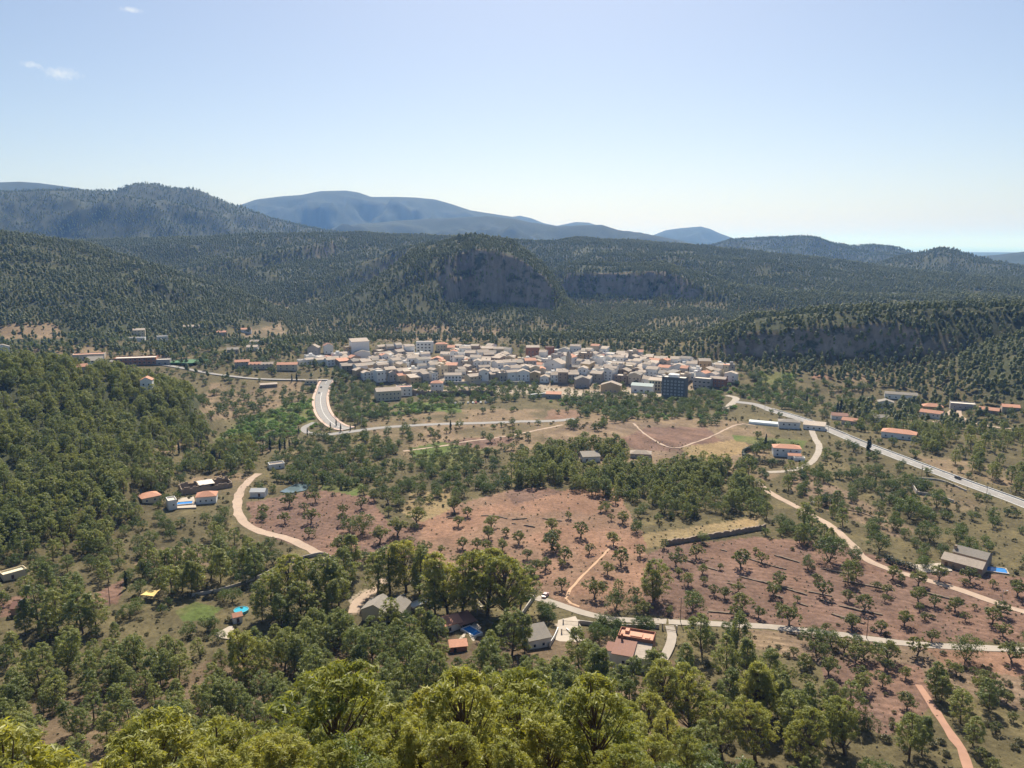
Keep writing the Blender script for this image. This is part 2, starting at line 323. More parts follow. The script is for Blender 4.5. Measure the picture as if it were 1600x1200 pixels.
# ------------------------------------------------------------------ the ground sheet and its cover
PURPLE = (.150, .095, .072); ORANGE = (.235, .138, .092); GRASS_DRY = (.26, .185, .095); SCRUB = (.105, .088, .046)
TAN = (.205, .148, .092); GREEN = (.095, .125, .035); FOREST = (.050, .055, .028); ROCK = (.27, .20, .155); PALE = (.36, .30, .23); BROWN = (.165, .118, .08)
ZONES = [   # colour of the soil or growth, outline in photo pixels
 (TAN,   [(560,660),(700,640),(850,640),(1000,650),(1180,660),(1260,720),(1180,760),(980,720),(830,700),(640,720)]),
 (BROWN, [(820,700),(880,665),(960,655),(1060,665),(1180,690),(1165,715),(1100,735),(1000,735),(900,720)]),
 (PURPLE,[(960,690),(1010,668),(1100,668),(1130,690),(1080,705),(1000,705)]),
 (GRASS_DRY,[(1060,700),(1165,685),(1170,708),(1090,722)]),
 (TAN,   [(800,655),(850,660),(850,700),(800,710),(760,690)]),
 (ORANGE,[(860,640),(910,640),(905,655),(850,655)]),
 (PURPLE,[(690,690),(800,680),(800,692),(720,705)]),
 (GREEN, [(640,700),(690,690),(760,705),(720,730),(650,730)]),
 (PURPLE,[(385,785),(500,765),(580,775),(610,820),(700,835),(700,858),(640,872),(560,878),(500,862),(440,845),(395,830)]),
 (ORANGE,[(640,800),(700,792),(790,768),(960,762),(985,800),(1010,850),(1015,905),(1000,945),(940,962),(880,948),(840,925),(790,905),(740,905),(690,890),(640,862),(660,835)]),
 (PURPLE,[(790,770),(850,760),(880,768),(850,778),(800,790)]),
 (GRASS_DRY,[(1000,835),(1080,825),(1190,805),(1185,828),(1080,845),(1010,858)]),
 (GRASS_DRY,[(640,770),(700,760),(705,795),(660,815),(625,800)]),
 (PURPLE,[(1005,870),(1050,852),(1180,838),(1300,850),(1440,890),(1620,930),(1620,1005),(1440,1002),(1300,985),(1180,975),(1050,968),(1000,955),(1010,900)]),
 (PURPLE,[(1440,880),(1620,905),(1620,950),(1480,915)]),
 (BROWN, [(1150,985),(1300,990),(1450,1010),(1620,1025),(1620,1120),(1500,1080),(1400,1060),(1280,1040),(1160,1010)]),
 (PURPLE,[(1280,1030),(1440,1040),(1460,1090),(1440,1130),(1380,1150),(1300,1100)]),
 (ORANGE,[(1440,1012),(1620,1020),(1620,1060),(1480,1045)]),
 (PURPLE,[(150,930),(195,905),(197,920),(180,945),(145,945)]),
 (PURPLE,[(-10,935),(45,928),(50,950),(20,960),(-10,965)]),
 (GREEN, [(268,955),(300,940),(345,950),(330,970),(285,972)]),
 (BROWN, [(1240,730),(1330,770),(1430,830),(1400,840),(1300,800),(1230,760)]),
 (TAN,   [(1410,760),(1500,755),(1540,790),(1490,800),(1430,785)]),
 (TAN,   [(1400,700),(1620,740),(1620,770),(1480,740)]),
 (TAN,   [(1290,615),(1330,580),(1390,595),(1330,620)]),
 (ORANGE,[(1268,585),(1300,585),(1302,592),(1270,592)]),
 (GREEN, [(1185,580),(1245,580),(1240,605),(1190,600)]),
 (GREEN, [(1145,680),(1260,690),(1250,706),(1150,690)]),
 (GREEN, [(400,640),(490,625),(490,660),(400,670),(330,690)]),
 (GREEN, [(620,630),(720,632),(720,645),(620,640)]),
 (TAN,   [(0,545),(110,540),(260,548),(300,560),(120,560)]),
 (TAN,   [(330,600),(470,595),(480,620),(400,650),(300,660)]),
 (BROWN, [(330,700),(420,690),(425,705),(340,715)]),
 (TAN,   [(230,712),(250,700),(300,685),(300,692),(255,712)]),
 (GREEN, [(505,750),(570,755),(560,775),(500,765)]),
 (TAN,   [(300,745),(350,735),(400,745),(380,780),(290,760)]),
 (BROWN, [(210,860),(310,850),(330,880),(260,920),(220,900)]),
 (PALE,  [(545,935),(600,905),(600,920),(560,960),(548,960)]),
 (PALE,  [(868,975),(900,968),(912,1000),(880,1003)]),
 (SCRUB, [(0,980),(130,985),(230,995),(400,1020),(520,1010),(400,1060),(0,1060)]),
 (PALE,  [(600,560),(1120,570),(1140,600),(1030,620),(620,612)]),
 (TAN,   [(90,505),(40,500),(0,510),(0,530),(100,530)]),
 (TAN,   [(620,505),(780,515),(790,532),(600,535)]),
 (TAN,   [(380,520),(440,505),(450,530),(390,545)]),
]
def in_poly(px, py, poly):
    c = np.zeros(px.shape, bool); n = len(poly)
    for i in range(n):
        x0, y0 = poly[i]; x1, y1 = poly[(i + 1) % n]
        if y0 == y1: continue
        c ^= ((y0 > py) != (y1 > py)) & (px < (x1 - x0) * (py - y0) / (y1 - y0) + x0)
    return c
gx, gy = XX.ravel(), YY.ravel(); gzv = ZZ.ravel(); gr = RR.ravel()
hill = sstep((gzv - base_z(gr) - 9) / 14) * (gr > 330)
n_a = fbm(gx / 38, gy / 38, 91, 4)[:, None]; n_b = fbm(gx / 12, gy / 12, 95, 3)[:, None]
cover = np.array(SCRUB) * (1 - hill[:, None]) + np.array(FOREST) * hill[:, None]
farm = sstep((gr - 3000) / 1500)[:, None]; cover = cover * (1 - farm) + np.array((.030, .040, .026)) * farm      # beyond single trees: forest green, darkened to stand in for crown self-shadowing
cover = cover * (.75 + .5 * n_a) + np.clip(n_b - .55, 0, 1) * np.array((.16, .12, .05)) * (1 - farm)
ppx, ppy, pdep = project(gx, gy, gzv)
wob = np.clip(5000 / np.maximum(pdep, 100), 3, 16)
wx = ppx + (n_b[:, 0] - .5) * wob; wy = ppy + (n_a[:, 0] - .5) * wob * .6
near = (gr < 1400)
vis = TE.ravel() >= TEMAX.ravel() - .006
ALT = {ORANGE: (.19, .125, .085), PURPLE: (.175, .105, .075), TAN: SCRUB, BROWN: TAN, GRASS_DRY: (.22, .17, .09), GREEN: (.13, .12, .05), PALE: TAN}
for c, poly in ZONES:
    ys = [p[1] for p in poly]; xs = [p[0] for p in poly]
    m = near & vis & (ppx > min(xs) - 20) & (ppx < max(xs) + 20) & (ppy > min(ys) - 20) & (ppy < max(ys) + 20)
    idx = np.nonzero(m)[0]
    k = idx[in_poly(wx[idx], wy[idx], poly)]
    alt = np.array(ALT.get(c, c)); mixw = sstep((fbm(gx[k] / 26, gy[k] / 26, 140 + len(k) % 7, 4)[:, None] - .42) / .2)
    cover[k] = (np.array(c) * (1 - .75 * mixw) + alt * .75 * mixw) * (.80 + .4 * n_b[k])
    if c == PURPLE or c == BROWN:      # plough lines along the slope
        ph = (gy[k] * .94 + gx[k] * .30 + 3 * n_a[k, 0]) * 2 * math.pi / 3.6
        cover[k] *= (1 + .16 * np.sin(ph) * sstep((n_b[k, 0] - .3) / .2))[:, None]
nearslope = (gr < 330) & (near_hill(AZ, RR).ravel() > gzv - .5)
cover[nearslope] = (np.array(TAN) * .62) * (.5 + 1.0 * n_b[nearslope])
rock = np.clip(CL.ravel(), 0, 1) * sstep((gr - 300) / 50)
ground_me = None
def build_ground():
    v = np.stack([gx, gy, gzv], 1)
    i = np.arange(NA - 1)[:, None] * NR + np.arange(NR - 1)[None, :]
    f = np.stack([i, i + 1, i + NR + 1, i + NR], -1).reshape(-1, 4)[:, ::-1]
    f = f[:, ::-1] if False else f
    m, n, l, out = new_mat('ground')
    p = n.new('ShaderNodeBsdfPrincipled'); p.inputs['Roughness'].default_value = .95; p.inputs['Specular IOR Level'].default_value = .1
    at = n.new('ShaderNodeAttribute'); at.attribute_name = 'cover'
    rk = n.new('ShaderNodeAttribute'); rk.attribute_name = 'rock'
    g = n.new('ShaderNodeNewGeometry'); pos = g.outputs['Position']
    a = noisen(n, l, .55, 6, pos, .65); b = noisen(n, l, 3.5, 4, pos); c = noisen(n, l, .06, 3, pos)
    f1 = mathn(n, l, 'MULTIPLY', ramp(n, l, a, .3, .7, .62, 1.3), ramp(n, l, b, .3, .7, .8, 1.2))
    f1 = mathn(n, l, 'MULTIPLY', f1, ramp(n, l, c, .3, .7, .82, 1.16))
    s = n.new('ShaderNodeVectorMath'); s.operation = 'SCALE'; l.new(at.outputs['Color'], s.inputs[0]); l.new(f1, s.inputs['Scale'])
    # rock: upright streaks and ledges
    mp = n.new('ShaderNodeMapping'); mp.inputs['Scale'].default_value = (.09, .09, .012); l.new(pos, mp.inputs[0])
    st = noisen(n, l, 1.0, 6, mp.outputs[0], .7)
    mp2 = n.new('ShaderNodeMapping'); mp2.inputs['Scale'].default_value = (.02, .02, .11); l.new(pos, mp2.inputs[0])
    led = noisen(n, l, 1.0, 5, mp2.outputs[0], .6)
    rc = mixc(n, l, ramp(n, l, st, .35, .65), (.14, .115, .085), (.40, .325, .245))
    rc = mixc(n, l, ramp(n, l, led, .4, .65), rc, (.30, .235, .175))
    veg = noisen(n, l, .045, 5, pos, .7)
    rc = mixc(n, l, ramp(n, l, veg, .52, .62), rc, (.06, .065, .03))
    cc = mixc(n, l, mathn(n, l, 'MULTIPLY', rk.outputs['Fac'], 1.0), s.outputs[0], rc)
    l.new(cc, p.inputs['Base Color'])
    bn = n.new('ShaderNodeBump'); bn.inputs['Strength'].default_value = .7; bn.inputs['Distance'].default_value = .5
    l.new(a, bn.inputs['Height']); l.new(bn.outputs[0], p.inputs['Normal'])
    l.new(p.outputs[0], out.inputs[0])
    me = mesh_np('ground', v, f, m, True)
    ca = me.attributes.new('cover', 'FLOAT_COLOR', 'POINT'); ca.data.foreach_set('color', np.concatenate([cover, np.ones((len(cover), 1))], 1).astype(np.float32).ravel())
    ra = me.attributes.new('rock', 'FLOAT', 'POINT'); ra.data.foreach_set('value', rock.astype(np.float32))
    return tag(link('ground', me), kind='structure')
ground = build_ground()

# the sea beyond the hills
def build_sea():
    m, n, l, out = new_mat('sea_water')
    p = n.new('ShaderNodeBsdfPrincipled'); p.inputs['Base Color'].default_value = (.02, .06, .09, 1); p.inputs['Roughness'].default_value = .35
    g = n.new('ShaderNodeNewGeometry'); bn = n.new('ShaderNodeBump'); bn.inputs['Strength'].default_value = .3
    l.new(noisen(n, l, .02, 4, g.outputs['Position']), bn.inputs['Height']); l.new(bn.outputs[0], p.inputs['Normal']); l.new(p.outputs[0], out.inputs[0])
    a = np.linspace(R(-75), R(75), 60); rr = np.array([10500, 20000, 40000, 80000, 130000.0])
    A, B = np.meshgrid(a, rr, indexing='ij')
    v = np.stack([B * np.sin(A), B * np.cos(A), np.full_like(A, -250)], -1).reshape(-1, 3)
    i = np.arange(59)[:, None] * 5 + np.arange(4)[None, :]
    f = np.stack([i, i + 5, i + 6, i + 1], -1).reshape(-1, 4)
    return tag(link('sea', mesh_np('sea', v, f[:, ::-1], m)), kind='structure')
build_sea()

# the air
def build_haze():
    m, n, l, out = new_mat('haze')
    v = n.new('ShaderNodeVolumePrincipled')
    v.inputs['Color'].default_value = HAZE_COLOR; v.inputs['Density'].default_value = HAZE_DENSITY
    v.inputs['Absorption Color'].default_value = (.80, .80, .0, 1)      # air scatters and hardly absorbs: blue over distance, pale at the horizon
    v.inputs['Anisotropy'].default_value = .22
    l.new(v.outputs[0], out.inputs['Volume'])
    x, y0, y1, z0, z1 = 135000, -3000, 135000, -264, HAZE_TOP
    vs_ = [(-x, y0, z0), (x, y0, z0), (x, y1, z0), (-x, y1, z0), (-x, y0, z1), (x, y0, z1), (x, y1, z1), (-x, y1, z1)]
    fs = [(0, 3, 2, 1), (4, 5, 6, 7), (0, 1, 5, 4), (1, 2, 6, 5), (2, 3, 7, 6), (3, 0, 4, 7)]
    return tag(link('haze', mesh_py('haze', vs_, fs, m)), kind='stuff')
HAZE_COLOR = (.22, .44, .92, 1); HAZE_DENSITY = 7.4e-5; HAZE_TOP = float(ZZ.max()) + 60
build_haze()

# ------------------------------------------------------------------ plants: prototypes
BARK = plain('bark', (.12, .085, .06), .95, .4, 3.0)
BARK_GREY = plain('bark_grey', (.16, .135, .11), .95, .4, 3.0)
PINE = foliage('pine_needles', (.105, .145, .050), (.265, .275, .085), .42, (1.5, 1.45, .5), .6, .35)
PINE_NEAR = foliage('pine_needles_near', (.175, .210, .060), (.400, .385, .100), .45, (1.4, 1.3, .45), spec=.3)
PINE_FAR = foliage('pine_needles_far', (.130, .165, .070), (.275, .285, .120), .34, (1.35, 1.3, .6), .6, .3)
BROAD = foliage('broad_leaves', (.048, .082, .026), (.150, .180, .052), .30, (1.4, 1.5, .5), .7, .3)
OLIVE = foliage('orchard_leaves', (.095, .120, .042), (.240, .240, .085), .36, (1.4, 1.4, .6), .6, .35)
CYP = foliage('cypress_leaves', (.018, .035, .014), (.030, .050, .018), .15)
BRUSH = foliage('shrub_leaves', (.075, .085, .035), (.165, .150, .065), .30, (1.3, 1.2, .6))
REED = foliage('reed_leaves', (.095, .180, .042), (.190, .270, .070), .35, (1.4, 1.5, .5))

def tube(path, radii, sides=7):
    """tapered tube along a path"""
    path = np.asarray(path, float); n = len(path); V = []; Fc = []
    for i in range(n):
        d = path[min(i + 1, n - 1)] - path[max(i - 1, 0)]; d /= np.linalg.norm(d) + 1e-9
        a = np.cross(d, (0.31, .95, 0.02)); a /= np.linalg.norm(a) + 1e-9; b = np.cross(d, a)
        th = np.arange(sides) * 2 * math.pi / sides
        V.append(path[i] + radii[i] * (np.cos(th)[:, None] * a + np.sin(th)[:, None] * b))
    for i in range(n - 1):
        for k in range(sides):
            Fc.append((i * sides + k, i * sides + (k + 1) % sides, (i + 1) * sides + (k + 1) % sides, (i + 1) * sides + k))
    return np.concatenate(V), np.array(Fc)
def merge(parts):
    V, Q, o = [], [], 0
    for v, f in parts:
        V.append(v); Q.append(np.asarray(f) + o); o += len(v)
    return np.concatenate(V), np.concatenate(Q)
def cards(g, centers, radii, flat, per, size, long=1.0, up=.35, jitter=.35, wf=.62, shell=.7):
    """leaf-sized faces on the outside of clumps, facing outwards"""
    n = len(centers); k = n * per
    d = g.normal(size=(k, 3)); d /= np.linalg.norm(d, axis=1)[:, None]
    d[:, 2] = np.where(d[:, 2] < -.5, -d[:, 2] * .6, d[:, 2])
    c = np.repeat(centers, per, 0); r = np.repeat(radii, per)
    rad = r * g.uniform(shell, 1.06, k)
    pos = c + d * rad[:, None] * np.array([1, 1, flat])
    nrm = d + g.normal(size=(k, 3)) * jitter + np.array([0, 0, up]); nrm /= np.linalg.norm(nrm, axis=1)[:, None]
    t = np.cross(nrm, g.normal(size=(k, 3))); t /= np.linalg.norm(t, axis=1)[:, None]; b = np.cross(nrm, t)
    s = size * g.uniform(.6, 1.3, k)[:, None]
    V = np.stack([pos - t * s * long, pos - b * s * wf, pos + t * s * long, pos + b * s * wf], 1).reshape(-1, 3)
    return V, np.arange(k * 4).reshape(-1, 4)
def pine(seed, H=10.0, lod=1, lean=.06, wide=1.0, base=.2, dome=0.0):
    """Aleppo pine: bent trunk, rising limbs, rounded uneven crown of needle clumps"""
    g = np.random.default_rng(seed)
    nc, per, size, cr, long = {0: (150, 48, .13, .62, 2.0), 1: (120, 30, .17, .66, 1.8), 2: (90, 22, .24, .78, 1.6)}[lod]
    top = np.array([g.normal() * lean * H, g.normal() * lean * H, H * .95])
    bend = np.array([g.normal() * .25, g.normal() * .25, 0])
    ts = np.linspace(0, 1, 7)
    path = np.array([top * t + bend * math.sin(t * 3.1) for t in ts])
    trunk = [tube(path, .19 * wide * (1.05 - ts) ** .8 * H / 10 + .015, 7 if lod == 0 else 5)]
    C = []; Rd = []
    lobes = g.uniform(0, 2 * math.pi, 3)
    for i in range(nc):
        h = base + (1 - base) * g.uniform(0, 1) ** .85
        t = (h - base) / (1 - base)
        prof = (math.sin(math.pi * min(1, t * .82 + .16)) ** .75) * (1.12 - .35 * t)
        if dome: prof = prof * (1 - dome) + dome * (math.sin(math.pi * min(1, t * .72 + .2)) ** .6) * (1.05 - .1 * t)
        az = g.uniform(0, 2 * math.pi)
        lobe = .72 + .28 * max(math.cos(az - lobes[0]), .6 * math.cos(az * 2 - lobes[1]))
        q = g.uniform(.35, 1.0) ** .5
        rr = 3.05 * wide * prof * lobe * q * H / 10
        ax = top * h + bend * math.sin(h * 3.1)
        p = np.array([ax[0] + rr * math.cos(az), ax[1] + rr * math.sin(az), H * h * .97])
        C.append(p); Rd.append(cr * g.uniform(.75, 1.25) * (1.05 - .25 * t) * H / 10)
        if lod == 0 and i % 3 == 0 or (lod == 1 and i % 12 == 0):
            s0 = max(.12, h - .16 - .25 * rr / (3 * H / 10)); a0 = top * s0 + bend * math.sin(s0 * 3.1)
            mid = (a0 + p) / 2 + np.array([0, 0, -.03 * H])
            trunk.append(tube([a0, mid, p], np.array([.085, .055, .015] if lod == 0 else [.055, .038, .012]) * H / 10, 5))
    crown = cards(g, np.array(C), np.array(Rd), .72, per, size * H / 10, long, .5, .6 if lod == 0 else .42, .40, .3 if lod == 0 else .5)
    return merge(trunk), crown
def roundtree(seed, H=5.0, W=5.2, lod=1, bare=.22, forks=4, loose=1.0):
    """short forked trunk and a wide, lumpy crown (carob, olive, almond)"""
    g = np.random.default_rng(seed)
    nc, per, size = {0: (60, 60, .17), 1: (60, 46, .125), 2: (40, 30, .20)}[lod]
    fork = np.array([g.normal() * .15, g.normal() * .15, H * bare])
    trunk = [tube([np.zeros(3), fork * .5 + np.array([g.normal() * .08, 0, 0]), fork], [.26, .2, .17], 6)]
    C = []; Rd = []
    ph = g.uniform(0, 6.28); e = g.uniform(.8, 1.2)
    for k in range(forks):
        a = ph + k * 2 * math.pi / forks + g.normal() * .3
        p = np.array([math.cos(a) * W * .3, math.sin(a) * W * .3, H * g.uniform(.55, .75)])
        trunk.append(tube([fork, (fork + p) / 2 + np.array([0, 0, -.12]), p], [.13, .09, .04], 5))
    for i in range(nc):
        a = g.uniform(0, 2 * math.pi); u = g.uniform(0, 1) ** .55
        edge = 1 + .22 * math.sin(2 * a + ph) + .14 * math.sin(3 * a + 2 * ph)
        rr = W * .40 * u * edge
        top = H * (.94 - .33 * u ** 2); low = H * (bare + .1 + .08 * u)
        z = low + (top - low) * g.uniform(0, 1) ** .7
        C.append((rr * math.cos(a) * e, rr * math.sin(a) / e, z)); Rd.append(H * .105 * g.uniform(.6, 1.3) * loose)
    crown = cards(g, np.array(C), np.array(Rd), .8, per, size, 1.2, .35, .6, .6, .35)
    return merge(trunk), crown
def cypress(seed, H=10.0, W=1.9):
    g = np.random.default_rng(seed); C = []; Rd = []
    for i in range(46):
        h = g.uniform(.05, .97); w = W * .5 * min(1, (h / .25) ** .5) * (1 - max(0, (h - .35) / .68) ** 1.7)
        a = g.uniform(0, 6.283); C.append((w * .6 * math.cos(a), w * .6 * math.sin(a), h * H)); Rd.append(max(.16, w * .55))
    return tube([(0, 0, 0), (0, 0, H * .3), (0, 0, H * .8)], [.16, .12, .03], 6), cards(g, np.array(C), np.array(Rd), 1.5, 34, .24, 1.5, .5, .6)
def bush(seed, H=1.6, W=2.2, n=20, per=34, size=.11):
    g = np.random.default_rng(seed); C = []; Rd = []
    for i in range(n):
        a = g.uniform(0, 6.283); u = g.uniform(0, 1) ** .5
        C.append((W * .36 * u * math.cos(a), W * .36 * u * math.sin(a), H * (.25 + .5 * (1 - u * u) * g.uniform(.4, 1)))); Rd.append(H * .28 * g.uniform(.7, 1.2))
    return tube([(0, 0, -.1), (0, 0, .3), (.05, .05, H * .5)], [.07, .05, .02], 5), cards(g, np.array(C), np.array(Rd), .8, per, size, 1.3, .3, .8, .5, .3)
ICO = None
def ico():
    global ICO
    if ICO is None:
        import bmesh
        bm = bmesh.new(); bmesh.ops.create_icosphere(bm, subdivisions=2, radius=1.0)
        ICO = (np.array([v.co[:] for v in bm.verts]), np.array([[v.index for v in f.verts] for f in bm.faces])); bm.free()
    return ICO
def farpine(seed, H=9.0):
    """a pine as it reads from a kilometre and more: a tall uneven crown of lumps with ragged edge faces"""
    g = np.random.default_rng(seed); v0, f0 = ico(); parts = []; cs = []; cr = []
    wide = g.uniform(.75, 1.2); n = 5
    for i in range(n):
        h = [.30, .46, .62, .80, .55][i] + g.normal() * .04; a = g.uniform(0, 6.283); rr = [1.1, 1.0, .7, .25, 1.2][i] * g.uniform(.3, 1.1) * wide
        sc = np.array([1.55 * wide, 1.55 * wide, 1.5]) * [1.1, 1.1, .95, .65, .7][i] * g.uniform(.8, 1.2)
        c0 = np.array([rr * math.cos(a), rr * math.sin(a), h * H])
        parts.append((v0 * (1 + g.normal(size=(len(v0), 1)) * .16) * sc * .86 + c0, f0)); cs.append(c0); cr.append(sc[0] * 1.12)
    cv, cf = cards(g, np.array(cs), np.array(cr), 1.0, 46, .30, 1.2, .35, .5, .6, .8)
    tri = np.concatenate([cf[:, [0, 1, 2]], cf[:, [0, 2, 3]]])
    return merge(parts + [(cv, tri)])
PROTO_COL = bpy.data.collections.new('plant_sources')      # never linked to the scene: meshes for the woods
def stuff_proto(name, idx, trunk, crown, mt, mc):
    """one mesh with trunk and crown, for woods nobody can count"""
    if trunk is not None:
        v, f = merge([trunk, crown]); me = mesh_np(name, v, f, mt); me.materials.append(mc)
        mi = np.zeros(len(f), np.int32); mi[len(trunk[1]):] = 1; me.polygons.foreach_set('material_index', mi)
    else: me = mesh_np(name, *crown, mc, False)
    o = bpy.data.objects.new('%02d_%s' % (idx, name), me); PROTO_COL.objects.link(o)
    return o
STUFF = {}; _si = 0
def add_stuff(kind, items, mt, mc):
    global _si
    ids = []
    for t, c in items:
        stuff_proto('plant_' + kind, _si, t, c, mt, mc); ids.append(_si); _si += 1
    STUFF[kind] = ids
add_stuff('pine_far', [(None, farpine(s, [9, 10, 8, 11, 9, 7.5, 10, 8.5][s])) for s in range(8)], None, PINE_FAR)
add_stuff('pine', [pine(40 + s, 10, 2 if s < 4 else 1, .06, [1.3, 1.15, 1.45, 1.05, 1.35, 1.2, 1.5][s], .16, [.9, .5, 1, .3, .8, .6, 1][s]) for s in range(7)], BARK, PINE)
add_stuff('broad', [roundtree(60 + s, 6, 6.4, 2, .0, 3, 1.5) for s in range(4)], BARK_GREY, BROAD)
add_stuff('olive', [roundtree(70 + s, 4.6, 4.8, 1, .24, 4) for s in range(3)], BARK_GREY, OLIVE)
add_stuff('shrub', [bush(80 + s, 1.5, 2.2, 14, 24, .15) for s in range(4)], BARK_GREY, BRUSH)
add_stuff('weed', [bush(96 + s, .5, .8, 4, 6, .12) for s in range(3)], BARK_GREY, BRUSH)
add_stuff('reed', [bush(90 + s, 3.2, 5.6, 30, 34, .24) for s in range(3)], BARK_GREY, REED)

def pair(name, tc_, mt, mc): return mesh_np(name + '_trunk', *tc_[0], mt, True), mesh_np(name + '_crown', *tc_[1], mc)
LIB = {
 'pine_near': [pair('pine', pine(100 + s, 10, 0, .09, [1.25, 1.4, 1.15, 1.35][s], [.2, .26, .16, .3][s], [.8, 1, .5, .9][s]), BARK, PINE_NEAR) for s in range(4)],
 'pine': [pair('pine', pine(120 + s, 10, 1, .06, [1.1, .95, 1.25, .85, 1.15, 1.0, 1.3][s], [.18, .14, .22, .12, .3, .18, .14][s], [.8, .4, .9, .2, 1, .6, .9][s]), BARK, PINE) for s in range(7)],
 'broad': [pair('broad', roundtree(140 + s, 6, 6.4, 1, .0, 3, 1.45), BARK_GREY, BROAD) for s in range(5)],
 'olive': [pair('olive', roundtree(160 + s, 4.6, 5.2, 1, .18, 4, [1, .85, 1.15, .8, 1, .7][s]), BARK_GREY, OLIVE) for s in range(6)],
 'cypress': [pair('cypress', cypress(180 + s, 10, 1.7 + .2 * s), BARK, CYP) for s in range(3)],
 'shrub': [pair('shrub', bush(190 + s, 1.6, 2.3), BARK_GREY, BRUSH) for s in range(4)],
}
# quick forest test
def scatter_instances(name, pts, label, category):
    """pts: list of (x, y, z, scale, rot, proto index)"""
    P = np.array(pts, float)
    me = bpy.data.meshes.new(name); me.vertices.add(len(P)); me.vertices.foreach_set('co', P[:, :3].astype(np.float32).ravel())
    for an, ci in (('size', 3), ('turn', 4)):
        a = me.attributes.new(an, 'FLOAT', 'POINT'); a.data.foreach_set('value', P[:, ci].astype(np.float32))
    a = me.attributes.new('which', 'INT', 'POINT'); a.data.foreach_set('value', P[:, 5].astype(np.int32))
    o = link(name, me); tag(o, label, category, kind='stuff')
    ng = bpy.data.node_groups.new(name, 'GeometryNodeTree')
    ng.interface.new_socket('Geometry', in_out='INPUT', socket_type='NodeSocketGeometry'); ng.interface.new_socket('Geometry', in_out='OUTPUT', socket_type='NodeSocketGeometry')
    n, l = ng.nodes, ng.links
    gi, go = n.new('NodeGroupInput'), n.new('NodeGroupOutput')
    ci = n.new('GeometryNodeCollectionInfo'); ci.inputs['Collection'].default_value = PROTO_COL; ci.inputs['Separate Children'].default_value = True; ci.inputs['Reset Children'].default_value = True
    iop = n.new('GeometryNodeInstanceOnPoints'); iop.inputs['Pick Instance'].default_value = True
    def attr(nm, t):
        k = n.new('GeometryNodeInputNamedAttribute'); k.data_type = t; k.inputs['Name'].default_value = nm; return k.outputs['Attribute']
    cx_ = n.new('ShaderNodeCombineXYZ'); l.new(attr('turn', 'FLOAT'), cx_.inputs['Z'])
    l.new(gi.outputs[0], iop.inputs['Points']); l.new(ci.outputs[0], iop.inputs['Instance']); l.new(attr('which', 'INT'), iop.inputs['Instance Index'])
    l.new(cx_.outputs[0], iop.inputs['Rotation']); l.new(attr('size', 'FLOAT'), iop.inputs['Scale'])
    l.new(iop.outputs[0], go.inputs[0])
    md = o.modifiers.new('scatter', 'NODES'); md.node_group = ng
    return o

# ------------------------------------------------------------------ building kit
class MB:
    """collects boxes and faces into one mesh"""
    def __init__(s): s.v = []; s.f = []
    def add(s, v, f):
        o = len(s.v); s.v += [tuple(map(float, p)) for p in v]; s.f += [tuple(i + o for i in q) for q in f]; return s
    def box(s, x0, x1, y0, y1, z0, z1):
        return s.add([(x0,y0,z0),(x1,y0,z0),(x1,y1,z0),(x0,y1,z0),(x0,y0,z1),(x1,y0,z1),(x1,y1,z1),(x0,y1,z1)],
                     [(0,3,2,1),(4,5,6,7),(0,1,5,4),(1,2,6,5),(2,3,7,6),(3,0,4,7)])
    def build(s, name, mat, parent=None, loc=None, rz=0.0, smooth=False):
        return link(name, mesh_py(name, s.v, s.f, mat, smooth), parent, loc, rz)
WHITE = plain('white_render', (.74, .73, .70), .8, .14, .8, per_obj=.12)
CREAM = plain('cream_render', (.62, .53, .37), .85, .16, .8, per_obj=.1)
BEIGE = plain('beige_render', (.46, .40, .32), .9, .25, .7, per_obj=.25)
OCHRE = plain('ochre_render', (.52, .38, .22), .9, .25, .7, per_obj=.2)
GREYW = plain('grey_render', (.36, .34, .32), .9, .28, .7, per_obj=.25)
STONE = plain('rubble_stone', (.30, .235, .175), .95, .45, 1.6, .6, per_obj=.2)
BRICK = plain('brick_red', (.33, .155, .10), .9, .3, 1.2, per_obj=.2)
DARKW = plain('dark_cladding', (.15, .155, .16), .6, .2, .6)
TILE = plain('terracotta_tile', (.43, .215, .14), .85, .32, 1.4, .4, per_obj=.25)
TILE_OLD = plain('weathered_tile', (.355, .295, .24), .9, .38, 1.1, .4, per_obj=.35)
TILE_GREY = plain('grey_tile', (.23, .205, .175), .9, .3, 1.2, .4, per_obj=.15)
TILE_DARK = plain('maroon_roof', (.24, .125, .092), .8, .22, 1.2, .3)
TERRACE = plain('terrace_floor', (.52, .29, .20), .85, .2, 1.0)
ROOF_PALE = plain('pale_flat_roof', (.58, .52, .45), .9, .3, .6, per_obj=.3)
GLASS = plain('window_glass', (.025, .03, .038), .12, .1, 1.0, spec=.6)
FRAME_W = plain('window_frame', (.68, .68, .66), .5, .05)
FRAME_B = plain('brown_joinery', (.12, .065, .035), .6, .15)
METAL = plain('galvanised_metal', (.42, .43, .44), .45, .1, metal=.6)
CONC = plain('concrete', (.46, .42, .37), .9, .25, .5)
PAVING = plain('pale_paving', (.42, .36, .29), .9, .22, .6)
WOOD = plain('pole_wood', (.20, .15, .11), .9, .3)
POOL = plain('pool_water', (.03, .20, .52), .05, .12, .6, spec=.5)
BLACKM = plain('black_rubber', (.02, .02, .022), .8, .1)
LAND = []        # things that labels can point to: (x, y, z, words)
PROTECT = []     # parts of the view kept clear of scattered trees: (px0, px1, py0, py1, distance)

